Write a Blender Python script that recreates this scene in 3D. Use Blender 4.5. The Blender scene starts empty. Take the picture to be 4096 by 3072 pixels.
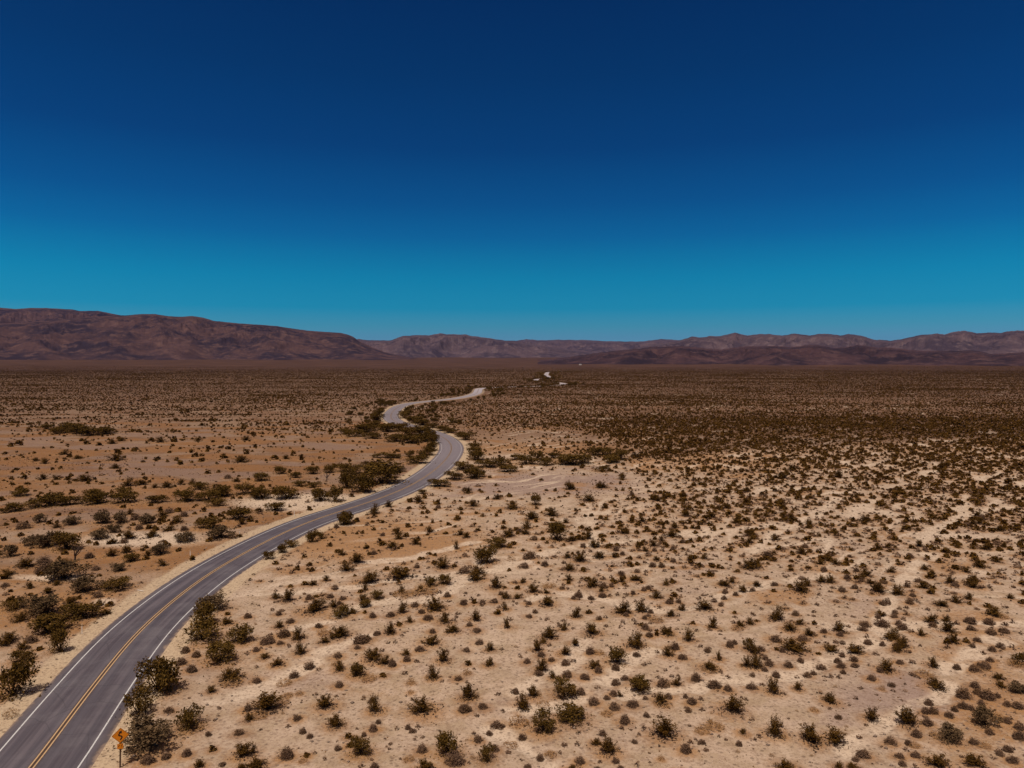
# Desert valley with a winding two-lane road, seen from about thirty metres above the ground.
import bpy, bmesh, math, random
import numpy as np

random.seed(11)
rng = np.random.default_rng(7)
scene = bpy.context.scene
COL = scene.collection
R = math.radians

# ------------------------------------------------------------------ camera model
CAM_H = 30.0
FPX = 2900.0                        # focal length in pixels of the 4096-pixel-wide photograph
PITCH = math.atan((1536 - 1440) / FPX)
CP, SP = math.cos(PITCH), math.sin(PITCH)

def ground_at(px, py):
    """A spot of the photograph -> the flat valley floor."""
    u, v = px - 2048.0, py - 1536.0
    dz = -FPX * SP - v * CP
    dy = FPX * CP - v * SP
    t = CAM_H / -dz
    return u * t, dy * t

def to_photo(x, y, z):
    """World -> photograph pixels (numpy)."""
    zc = y * CP - (z - CAM_H) * SP
    yc = y * SP + (z - CAM_H) * CP
    zc = np.maximum(zc, 0.1)
    return 2048 + x / zc * FPX, 1536 - yc / zc * FPX

# ------------------------------------------------------------------ numpy gradient noise
_perm = rng.permutation(4096).astype(np.int64)
_ga = rng.random(4096) * 2 * np.pi
_gx, _gy = np.cos(_ga), np.sin(_ga)

def noise2(x, y, seed=0):
    x = np.asarray(x, float) + seed * 37.17
    y = np.asarray(y, float) + seed * 91.73
    xi, yi = np.floor(x).astype(np.int64), np.floor(y).astype(np.int64)
    fx, fy = x - xi, y - yi
    def g(ix, iy, dx, dy):
        h = _perm[(_perm[ix & 4095] + iy) & 4095]
        return _gx[h] * dx + _gy[h] * dy
    u = fx * fx * fx * (fx * (fx * 6 - 15) + 10)
    v = fy * fy * fy * (fy * (fy * 6 - 15) + 10)
    a = g(xi, yi, fx, fy); b = g(xi + 1, yi, fx - 1, fy)
    c = g(xi, yi + 1, fx, fy - 1); d = g(xi + 1, yi + 1, fx - 1, fy - 1)
    return (a + (b - a) * u) * (1 - v) + (c + (d - c) * u) * v

def fbm(x, y, oct=4, seed=0, gain=0.5, lac=2.03):
    s, a, f = 0.0, 1.0, 1.0
    for i in range(oct):
        s = s + a * noise2(x * f, y * f, seed + i * 3)
        a *= gain; f *= lac
    return s

def ridged(x, y, oct=4, seed=0, gain=0.5, lac=2.1):
    s, a, f = 0.0, 1.0, 1.0
    for i in range(oct):
        s = s + a * (1 - 2 * np.abs(noise2(x * f, y * f, seed + i * 5)))
        a *= gain; f *= lac
    return s

def sstep(a, b, x):
    t = np.clip((x - a) / (b - a), 0, 1)
    return t * t * (3 - 2 * t)

# ------------------------------------------------------------------ road centreline
PAIRS = [  # (left edge line), (right edge line) in photograph pixels, near to far
    ((-230, 3230), (223, 3230)), ((0, 3007), (323, 3072)), ((116, 2858), (470, 2835)), ((223, 2742), (554, 2712)),
    ((326, 2621), (625, 2612)), ((419, 2533), (700, 2510)), ((526, 2444), (785, 2424)), ((647, 2351), (895, 2331)),
    ((790, 2261), (1010, 2253)), ((913, 2193), (1125, 2188)), ((1012, 2144), (1205, 2147)), ((1129, 2088), (1290, 2109)),
    ((1234, 2054), (1365, 2077)), ((1365, 2020), (1480, 2037)), ((1488, 1980), (1590, 1996)), ((1580, 1945), (1690, 1950)),
    ((1675, 1890), (1765, 1902)), ((1735, 1844), (1815, 1852)), ((1766, 1806), (1843, 1806)), ((1768, 1778), (1840, 1778)),
    ((1745, 1757), (1812, 1750)), ((1705, 1737), (1765, 1729)), ((1650, 1717), (1695, 1711)), ((1595, 1704), (1640, 1696)),
    ((1553, 1690), (1602, 1681)), ((1538, 1672), (1587, 1666)), ((1546, 1653), (1589, 1650)), ((1568, 1633), (1606, 1632)),
    ((1600, 1617), (1634, 1620)), ((1656, 1607), (1680, 1612)), ((1730, 1601), (1745, 1605)), ((1800, 1594), (1815, 1598)),
    ((1866, 1582), (1890, 1585)), ((1893, 1571), (1924, 1572)), ((1898, 1561), (1928, 1562)), ((1915, 1552), (1940, 1553)),
    ((1985, 1548), (1997, 1550)), ((2090, 1545.5), (2100, 1547)), ((2185, 1543), (2200, 1544)), ((2240, 1539), (2258, 1540)),
    ((2248, 1534), (2266, 1534.5)), ((2215, 1529), (2228, 1530)), ((2160, 1525), (2170, 1526)), ((2132, 1521), (2145, 1522)),
    ((2150, 1516), (2163, 1517)), ((2196, 1511), (2210, 1512)), ((2186, 1506), (2201, 1506.5)), ((2178, 1501), (2193, 1501.5)),
    ((2181, 1494), (2194, 1494.5)), ((2190, 1488.5), (2203, 1489)), ((2225, 1486.5), (2240, 1487)), ((2300, 1485), (2312, 1485.6)),
]
def _mid(a, b):
    ax, ay = ground_at(*a); bx, by = ground_at(*b)
    return ((ax + bx) / 2, (ay + by) / 2)
ctrl = np.array([_mid(a, b) for a, b in PAIRS])

def catmull(P, step_fn):
    out = []
    n = len(P)
    for i in range(n - 1):
        p0 = P[max(i - 1, 0)]; p1 = P[i]; p2 = P[i + 1]; p3 = P[min(i + 2, n - 1)]
        d = [max(1e-6, np.linalg.norm(b - a)) ** 0.5 for a, b in ((p0, p1), (p1, p2), (p2, p3))]
        m1 = (p2 - p1) if i == 0 else ((p1 - p0) / d[0] - (p2 - p0) / (d[0] + d[1]) + (p2 - p1) / d[1]) * d[1]
        m2 = (p2 - p1) if i == n - 2 else ((p2 - p1) / d[1] - (p3 - p1) / (d[1] + d[2]) + (p3 - p2) / d[2]) * d[1]
        k = max(2, int(np.linalg.norm(p2 - p1) / step_fn(p1)))
        for j in range(k):
            t = j / k
            h00 = 2*t**3 - 3*t**2 + 1; h10 = t**3 - 2*t**2 + t; h01 = -2*t**3 + 3*t**2; h11 = t**3 - t**2
            out.append(h00 * p1 + h10 * m1 + h01 * p2 + h11 * m2)
    out.append(P[-1])
    return np.array(out)
road = catmull(ctrl, lambda p: 1.5 + np.linalg.norm(p) * 0.008)
for _ in range(6):                                   # smooth the hand-traced line
    r2 = road.copy()
    r2[1:-1] = 0.25 * road[:-2] + 0.5 * road[1:-1] + 0.25 * road[2:]
    road = r2
seg = np.linalg.norm(np.diff(road, axis=0), axis=1)
road_s = np.concatenate([[0], np.cumsum(seg)])
tan = np.gradient(road, axis=0); tan /= np.linalg.norm(tan, axis=1)[:, None]
nrm = np.stack([tan[:, 1], -tan[:, 0]], 1)           # to the right of travel

def road_dist(x, y, chunk=20000):
    """Signed distance to the road centreline (+ right of it)."""
    x = np.ravel(x); y = np.ravel(y)
    out = np.empty(len(x))
    A = road[:-1]; B = road[1:]; D = B - A; L2 = (D ** 2).sum(1)
    for i in range(0, len(x), chunk):
        px = x[i:i+chunk, None]; py = y[i:i+chunk, None]
        t = np.clip(((px - A[:, 0]) * D[:, 0] + (py - A[:, 1]) * D[:, 1]) / L2, 0, 1)
        qx = px - A[:, 0] - t * D[:, 0]; qy = py - A[:, 1] - t * D[:, 1]
        d2 = qx * qx + qy * qy
        k = d2.argmin(1); r = np.arange(len(k))
        side = np.sign(qx[r, k] * nrm[k, 0] + qy[r, k] * nrm[k, 1])
        out[i:i+chunk] = np.sqrt(d2[r, k]) * np.where(side == 0, 1, side)
    return out

# ------------------------------------------------------------------ terrain
def bump2(px, py, cx, cy, rx, ry):
    return np.exp(-(((px - cx) / rx) ** 2 + ((py - cy) / ry) ** 2))

RUNS = [[(880, 2800), (962, 2779), (1106, 2721), (1200, 2663), (1287, 2612), (1396, 2569), (1480, 2540)],
        [(1048, 2374), (1180, 2368), (1323, 2359), (1432, 2345), (1560, 2318), (1649, 2308), (1830, 2294), (1974, 2280), (2100, 2250)],
        [(1180, 2520), (1323, 2489), (1400, 2440), (1500, 2412), (1640, 2400)], [(1700, 2400), (1800, 2366), (1887, 2294), (1960, 2200)],
        [(2048, 2845), (2180, 2830), (2279, 2808), (2350, 2760), (2437, 2725), (2500, 2650), (2600, 2600)],
        [(2500, 2770), (2622, 2753), (2789, 2762), (2881, 2706), (2980, 2712), (3159, 2697), (3344, 2623), (3492, 2567), (3548, 2438), (3576, 2373), (3640, 2290), (3720, 2220)],
        [(2120, 2400), (2233, 2373), (2418, 2391), (2604, 2447), (2720, 2440), (2816, 2410), (2974, 2364), (3120, 2330), (3300, 2290)],
        [(3380, 3010), (3437, 2965), (3540, 2890), (3622, 2827), (3761, 2799), (3807, 2678), (3900, 2604), (4000, 2560)],
        [(3300, 2500), (3420, 2505), (3560, 2510), (3800, 2500), (4080, 2490)], [(2050, 2760), (2200, 2700), (2300, 2640), (2330, 2560)],
        [(2370, 2240), (2390, 2160), (2360, 2090), (2345, 2020)], [(2150, 2220), (2280, 2190), (2420, 2170), (2600, 2150), (2760, 2120)],
        [(1450, 2250), (1620, 2240), (1800, 2190), (1900, 2170)], [(3010, 2200), (3120, 2120), (3260, 2060), (3350, 1990)], [(2750, 2140), (2900, 2125), (3100, 2100)],
        [(3700, 2150), (3780, 2090), (3880, 2050), (4060, 2030)], [(1940, 2890), (2100, 2990), (2200, 3060)]]
_rs = []
for _r in RUNS:
    _p = [ground_at(*q) for q in _r]
    _rs += [(*a, *b) for a, b in zip(_p[:-1], _p[1:])]
_rs = np.array(_rs)

def traced_runs(x, y):
    out = np.full(len(x), 1e3)
    ok = np.nonzero((np.hypot(x, y) < 330) & (y > 30))[0]
    px = x[ok] + 1.1 * noise2(x[ok] / 4.5, y[ok] / 4.5, 44); py = y[ok] + 1.1 * noise2(x[ok] / 4.5, y[ok] / 4.5, 46)
    d = np.full(len(ok), 1e3)
    for ax, ay, bx, by in _rs:
        dx, dy = bx - ax, by - ay
        t = np.clip(((px - ax) * dx + (py - ay) * dy) / (dx * dx + dy * dy), 0, 1)
        np.minimum(d, np.hypot(px - ax - t * dx, py - ay - t * dy), out=d)
    wid = 0.65 + 0.7 * np.clip(0.5 + noise2(x[ok] / 14, y[ok] / 14, 48), 0, 1) + np.hypot(x[ok], y[ok]) / 520
    out[ok] = d / wid
    return np.clip(1.5 - out, 0, 1)

def channels(x, y, rd):
    """Pale braided runnels: 1 in a runnel, 0 between them."""
    a = R(48)
    s = x * math.cos(a) + y * math.sin(a); t = -x * math.sin(a) + y * math.cos(a)
    wx = fbm(x / 30, y / 30, 3, 21) * 9
    n1 = np.abs(noise2(s / 46, (t + wx) / 8.0, 31))
    n2 = np.abs(noise2(s / 24 + 5, (t + wx * 0.8) / 5.0, 33))
    c = np.maximum(1 - n1 / 0.11, 0.75 * (1 - n2 / 0.10))
    c = np.clip(c, 0, 1) * np.clip(0.55 + 1.3 * fbm(x / 22, y / 22, 2, 37), 0.05, 1)
    # left of the road the runnels are lazy bands that lie across the view
    b = np.abs(noise2((x + 0.35 * y) / 70, (y - 0.12 * x + wx) / 13, 41))
    cl = np.clip(1 - b / 0.12, 0, 1)
    k = sstep(-6, 6, rd)
    far = sstep(85, 120, np.hypot(x, y))
    brk = np.clip(0.75 + 0.9 * fbm(x / 2.6, y / 2.6, 3, 39), 0.15, 1)
    c = np.maximum(c * (0.5 + 0.5 * far), traced_runs(x, y) * brk)
    return c * k + 0.28 * cl * (1 - k)

def bajada(r):
    return 0.0125 * np.maximum(r - 2500, 0)

def height(x, y, rd=None, detail=True):
    x = np.asarray(x, float); y = np.asarray(y, float)
    shape = x.shape
    x = x.ravel(); y = y.ravel()
    if rd is None: rd = road_dist(x, y)
    r = np.hypot(x, y)
    w = sstep(5.5, 17, np.abs(rd)) * (1 - sstep(350, 900, r))
    h = 0.45 * fbm(x / 26, y / 26, 3, 3) + 0.10 * fbm(x / 3.2, y / 3.2, 2, 9)
    h = h - 0.16 * channels(x, y, rd)
    berm = 0.18 * np.exp(-((np.abs(rd) - 7.2) / 1.3) ** 2) * (1 - sstep(300, 600, r))
    h = h * w + bajada(r) + berm * (0.4 + 0.6 * noise2(x / 5, y / 5, 71))
    h = h - 0.035 * (1 - sstep(3.9, 5.0, np.abs(rd)))
    return h.reshape(shape)

# ------------------------------------------------------------------ mesh helpers
def mesh_np(name, verts, faces, mats=(), mat_idx=None, smooth=False):
    """verts Nx3, faces MxK (K constant)."""
    me = bpy.data.meshes.new(name)
    verts = np.ascontiguousarray(verts, dtype=np.float32); faces = np.ascontiguousarray(faces, dtype=np.int32)
    m, k = faces.shape
    me.vertices.add(len(verts)); me.vertices.foreach_set('co', verts.ravel())
    me.loops.add(m * k); me.loops.foreach_set('vertex_index', faces.ravel())
    me.polygons.add(m)
    me.polygons.foreach_set('loop_start', np.arange(0, m * k, k, dtype=np.int32))
    me.polygons.foreach_set('loop_total', np.full(m, k, dtype=np.int32))
    for mt in mats: me.materials.append(mt)
    if mat_idx is not None: me.polygons.foreach_set('material_index', np.ascontiguousarray(mat_idx, dtype=np.int32))
    if smooth: me.polygons.foreach_set('use_smooth', np.ones(m, dtype=bool))
    me.update(calc_edges=True)
    return me

def link(name, me, parent=None):
    o = bpy.data.objects.new(name, me); COL.objects.link(o)
    if parent is not None: o.parent = parent
    return o

def tag(o, label=None, cat=None, group=None, kind=None):
    if label: o['label'] = label
    if cat: o['category'] = cat
    if group: o['group'] = group
    if kind: o['kind'] = kind
    return o

def point_attr(me, name, vals):
    a = me.attributes.new(name, 'FLOAT', 'POINT')
    a.data.foreach_set('value', np.ascontiguousarray(vals, dtype=np.float32))

# ------------------------------------------------------------------ materials
def new_mat(name):
    m = bpy.data.materials.new(name); m.use_nodes = True
    nt = m.node_tree; nt.nodes.clear()
    out = nt.nodes.new('ShaderNodeOutputMaterial')
    bs = nt.nodes.new('ShaderNodeBsdfPrincipled')
    nt.links.new(bs.outputs[0], out.inputs[0])
    bs.inputs['Roughness'].default_value = 0.9
    bs.inputs['Specular IOR Level'].default_value = 0.15
    return m, nt, bs

class NT:
    def __init__(s, nt): s.nt = nt
    def n(s, t, **kw):
        nd = s.nt.nodes.new(t)
        for k, v in kw.items(): setattr(nd, k, v)
        return nd
    def set(s, sock, v):
        if isinstance(v, bpy.types.NodeSocket): s.nt.links.new(v, sock)
        elif isinstance(v, tuple) and len(v) == 3 and sock.type == 'RGBA': sock.default_value = (*v, 1)
        else: sock.default_value = v
    def math(s, op, a, b=0.0, c=0.0, clamp=False):
        nd = s.n('ShaderNodeMath', operation=op, use_clamp=clamp)
        s.set(nd.inputs[0], a); s.set(nd.inputs[1], b)
        if op in ('MULTIPLY_ADD',): s.set(nd.inputs[2], c)
        return nd.outputs[0]
    def mix(s, f, a, b, blend='MIX'):
        nd = s.n('ShaderNodeMix', data_type='RGBA', blend_type=blend)
        s.set(nd.inputs[0], f); s.set(nd.inputs[6], a); s.set(nd.inputs[7], b)
        return nd.outputs[2]
    def noise(s, vec, scale, detail=3.0, rough=0.55, dim='3D'):
        nd = s.n('ShaderNodeTexNoise', noise_dimensions=dim)
        s.nt.links.new(vec, nd.inputs['Vector']) if vec is not None else None
        nd.inputs['Scale'].default_value = scale; nd.inputs['Detail'].default_value = detail; nd.inputs['Roughness'].default_value = rough
        return nd.outputs['Fac']
    def ramp(s, f, lo, hi):
        nd = s.n('ShaderNodeMapRange', interpolation_type='SMOOTHSTEP')
        s.set(nd.inputs[0], f); nd.inputs[1].default_value = lo; nd.inputs[2].default_value = hi
        return nd.outputs[0]
    def attr(s, name):
        return s.n('ShaderNodeAttribute', attribute_name=name).outputs['Fac']
    def pos(s):
        return s.n('ShaderNodeNewGeometry').outputs['Position']

def leaf_mat(name, dark, light, hue_var=0.25):
    """Foliage or twig material: each leaf, each plant and each patch a little different."""
    m, nt, bs = new_mat(name); g = NT(nt)
    geo = g.n('ShaderNodeNewGeometry'); oi = g.n('ShaderNodeObjectInfo')
    f = g.math('ADD', g.math('MULTIPLY', geo.outputs['Random Per Island'], 0.55), g.math('MULTIPLY', oi.outputs['Random'], 0.25))
    patch = g.noise(geo.outputs['Position'], 0.09, 3)
    f = g.math('ADD', f, g.math('MULTIPLY', g.math('SUBTRACT', patch, 0.4), 0.8), clamp=True)
    c = g.mix(f, dark, light)
    dry = g.ramp(g.noise(geo.outputs['Position'], 0.6, 2), 0.52, 0.75)
    c = g.mix(g.math('MULTIPLY', dry, hue_var), c, (0.17, 0.085, 0.03))
    g.set(bs.inputs['Base Color'], c); bs.inputs['Specular IOR Level'].default_value = 0.0
    return m

M_CREO = leaf_mat('creosote_leaf', (0.034, 0.0155, 0.003), (0.125, 0.061, 0.014))
M_STEM = leaf_mat('woody_stem', (0.025, 0.014, 0.009), (0.075, 0.046, 0.030), 0.1)
M_BURS = leaf_mat('grey_twig', (0.072, 0.039, 0.022), (0.190, 0.110, 0.068), 0.40)
M_THIC = leaf_mat('thicket_leaf', (0.038, 0.020, 0.004), (0.132, 0.072, 0.017), 0.3)
M_GREY = leaf_mat('dusty_leaf', (0.046, 0.027, 0.012), (0.150, 0.092, 0.048), 0.3)
M_STRAW = leaf_mat('dry_straw', (0.17, 0.082, 0.030), (0.32, 0.175, 0.075), 0.3)
M_PEB = leaf_mat('stone', (0.12, 0.08, 0.06), (0.34, 0.25, 0.19), 0.2)

def plain_mat(name, col, rough=0.6, var=0.25, scale=6.0, metal=0.0):
    m, nt, bs = new_mat(name); g = NT(nt)
    co = g.n('ShaderNodeTexCoord').outputs['Object']
    f = g.noise(co, scale, 4)
    c = g.mix(g.ramp(f, 0.35, 0.7), col, tuple(v * (1 - var) for v in col))
    g.set(bs.inputs['Base Color'], c); bs.inputs['Roughness'].default_value = rough; bs.inputs['Metallic'].default_value = metal
    return m

# ------------------------------------------------------------------ plant meshes (unit width, unit height)
def leaf_tris(cent, size, outward=None, bias=0.0, long=1.0):
    """One randomly turned triangle per centre."""
    n = len(cent)
    a = rng.normal(size=(n, 3)); a /= np.linalg.norm(a, axis=1)[:, None]
    if outward is not None:
        a = a - bias * outward * (a * outward).sum(1)[:, None]
        a /= np.linalg.norm(a, axis=1)[:, None] + 1e-9
    b = rng.normal(size=(n, 3)); b -= a * (a * b).sum(1)[:, None]; b /= np.linalg.norm(b, axis=1)[:, None]
    s = (size * (0.6 + 0.8 * rng.random(n)))[:, None] if np.ndim(size) == 0 else size[:, None]
    v = np.stack([cent + a * s * long, cent - a * s * 0.5 * long + b * s * 0.7 / long, cent - a * s * 0.5 * long - b * s * 0.7 / long], 1).reshape(-1, 3)
    f = np.arange(3 * n).reshape(n, 3)
    return v, f

def tube(pts, rad, sides=3):
    pts = np.asarray(pts, float); n = len(pts)
    v = []
    for i, p in enumerate(pts):
        d = pts[min(i + 1, n - 1)] - pts[max(i - 1, 0)]; d /= np.linalg.norm(d) + 1e-9
        u = np.cross(d, (0.3, 0.9, 0.2)); u /= np.linalg.norm(u) + 1e-9; w = np.cross(d, u)
        for k in range(sides):
            a = 2 * math.pi * k / sides
            v.append(p + (u * math.cos(a) + w * math.sin(a)) * rad[i])
    f = []
    for i in range(n - 1):
        for k in range(sides):
            a, b = i * sides + k, i * sides + (k + 1) % sides
            c, d = a + sides, b + sides
            f += [(a, b, d), (a, d, c)]
    return np.array(v), np.array(f)

def join(parts):
    V, F, o = [], [], 0
    for v, f in parts:
        V.append(v); F.append(f + o); o += len(v)
    return np.concatenate(V), np.concatenate(F)

def fit(*parts, q=90):
    """Scale leaves and stems together to unit width and unit height."""
    v = np.concatenate([p[0] for p in parts])
    rx = np.percentile(np.hypot(v[:, 0], v[:, 1]), q); rz = np.percentile(v[:, 2], 98.5)
    return [(p[0] / np.array([2 * rx, 2 * rx, rz]), p[1]) for p in parts]

def creosote(leaves=1.0):
    """Vase of thin stems; leaves in tufts along their upper halves."""
    stems, tuft_c = [], []
    n = rng.integers(20, 30)
    lean = rng.normal(size=2) * 0.06
    for i in range(n):
        az = rng.random() * 2 * math.pi; tilt = abs(rng.normal(0, 0.45)) + 0.10
        tilt = min(tilt, 1.15); L = (0.62 + 0.42 * rng.random()) * (1 - 0.22 * tilt)
        d = np.array([math.cos(az) * math.sin(tilt), math.sin(az) * math.sin(tilt), math.cos(tilt)])
        base = np.array([rng.normal() * 0.008, rng.normal() * 0.008, 0.0])
        pts = []
        for k in range(4):
            t = k / 3
            p = base + d * L * t * np.array([0.62, 0.62, 1.0]); p[:2] += lean * t; p[2] -= 0.10 * tilt * t * t
            pts.append(p + rng.normal(size=3) * 0.018 * t)
        stems.append(tube(pts, [0.012, 0.010, 0.008, 0.005]))
        pts = np.array(pts)
        for t in np.linspace(0.34, 1.0, 6):
            k = min(int(t * 3), 2); q = pts[k] + (pts[k + 1] - pts[k]) * (t * 3 - k)
            tuft_c.append((q + rng.normal(size=3) * 0.012, 0.034 + 0.030 * rng.random()))
    cent = np.concatenate([c + rng.normal(size=(int(11 * leaves), 3)) * r * np.array([0.62, 0.62, 1.0]) for c, r in tuft_c])
    # dense dead twigs and litter caught low in the middle
    low = rng.normal(size=(int(150 * leaves), 3)) * np.array([0.17, 0.17, 0.09]); low[:, 2] = np.abs(low[:, 2]) + 0.02
    lv = leaf_tris(cent, 0.026 / leaves ** 0.4)
    lowv = leaf_tris(low, 0.040 / leaves ** 0.4)
    return (*fit(lv, join(stems), lowv, q=95),)

def dome(leaves=1.0, lobes=None):
    """Low rounded cushion of fine grey twigs."""
    lobes = lobes or rng.integers(1, 5)
    fa, fb, fc = rng.uniform(2, 6, 3); amp = rng.uniform(0.14, 0.34)
    parts = []; cores = []
    for i in range(lobes):
        off = np.array([rng.normal() * 0.13, rng.normal() * 0.13, 0]) if lobes > 1 else np.zeros(3)
        rr = 0.44 if lobes == 1 else 0.30 + 0.12 * rng.random()
        n = int(800 * leaves / lobes ** 0.6)
        d = rng.normal(size=(n, 3)); d[:, 2] = np.abs(d[:, 2]); d /= np.linalg.norm(d, axis=1)[:, None]
        wob = 1 + amp * np.sin(d[:, 0] * fa + i) * np.cos(d[:, 1] * fb + 2 * i) + 0.5 * amp * np.sin(d[:, 2] * fc * 2 + d[:, 0] * 9)
        r = rr * wob * (0.62 + 0.42 * rng.random(n) ** 0.7)
        c = d * r[:, None]; c[:, 2] *= 0.92 / 0.44 * (rr / 0.44) ** -0.4
        parts.append(leaf_tris(c + off, 0.050 / leaves ** 0.35, long=1.5))
        k = n // 3; parts.append(leaf_tris(c[:k] * 1.07 + off, 0.036, d[:k], -0.6, 1.9))
        # solid twiggy heart
        vs, fs = [], []
        for a in range(4):
            el = a * math.pi / 2 / 3.4
            for b in range(8):
                az = 2 * math.pi * b / 8
                vs.append((math.cos(az) * math.cos(el) * rr * 0.42, math.sin(az) * math.cos(el) * rr * 0.42, math.sin(el) * 0.36))
        for a in range(3):
            for b in range(8):
                p, q = a * 8 + b, a * 8 + (b + 1) % 8
                fs += [(p, q, q + 8), (p, q + 8, p + 8)]
        cores.append((np.array(vs) + off, np.array(fs)))
    return tuple(fit(join(parts), join(cores), q=97))

def thicket(leaves=1.0, openness=0.0):
    """Broad leafy shrub: many overlapping leafy heads over a spread of limbs."""
    heads = []; limbs = []
    n = rng.integers(10, 16)
    for i in range(n):
        az = rng.random() * 2 * math.pi; rad = 0.36 * math.sqrt(rng.random())
        z = 0.30 + 0.45 * rng.random() * (1 - rad * 1.1)
        c = np.array([math.cos(az) * rad, math.sin(az) * rad, z]); r = 0.12 + 0.10 * rng.random()
        heads.append((c, r))
        limbs.append(tube([(rng.normal() * 0.006, rng.normal() * 0.006, 0), c * np.array([0.5, 0.5, 0.55]) + rng.normal(size=3) * 0.03, c], [0.016, 0.011, 0.005]))
    cents = []
    for c, r in heads:
        k = int(150 * leaves)
        d = rng.normal(size=(k, 3)); d /= np.linalg.norm(d, axis=1)[:, None]
        rr = r * (0.45 + 0.75 * rng.random(k) ** 0.7)
        p = c + d * rr[:, None] * np.array([1, 1, 1.05]); p[:, 2] = np.maximum(p[:, 2], 0.02 + 0.03 * rng.random(k))
        cents.append(p)
        for _ in range(3):                               # shoots that stick out of the head
            dd = rng.normal(size=3); dd[2] = abs(dd[2]) + 0.3; dd /= np.linalg.norm(dd)
            tt = rng.random(int(14 * leaves) + 1)[:, None]
            cents.append(c + dd * (r * 0.8 + tt * r * 0.75) + rng.normal(size=(len(tt), 3)) * 0.012)
    sk = rng.normal(size=(int(260 * leaves), 3)) * np.array([0.24, 0.24, 0.10]); sk[:, 2] = np.abs(sk[:, 2])
    cents.append(sk)
    cent = np.concatenate(cents)
    return (*fit(leaf_tris(cent, 0.032 / leaves ** 0.4), join(limbs), q=94), None)

def tussock(leaves=1.0):
    n = int(170 * leaves)
    a = rng.random(n) * 2 * math.pi; rad = 0.42 * np.sqrt(rng.random(n))
    c = np.stack([np.cos(a) * rad, np.sin(a) * rad, (0.15 + 0.7 * rng.random(n)) * (1 - rad * 1.3)], 1)
    return fit(leaf_tris(c, 0.05 / leaves ** 0.4, long=1.7))[0]

def lump(n, w, h, s):
    """Small far-off shrub: a handful of leafy facets."""
    d = rng.normal(size=(n, 3)); d[:, 2] = np.abs(d[:, 2]); d /= np.linalg.norm(d, axis=1)[:, None]
    c = d * (np.array([w, w, h]) * (0.55 + 0.45 * rng.random(n))[:, None])
    return fit(leaf_tris(c, s))[0]
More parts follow.
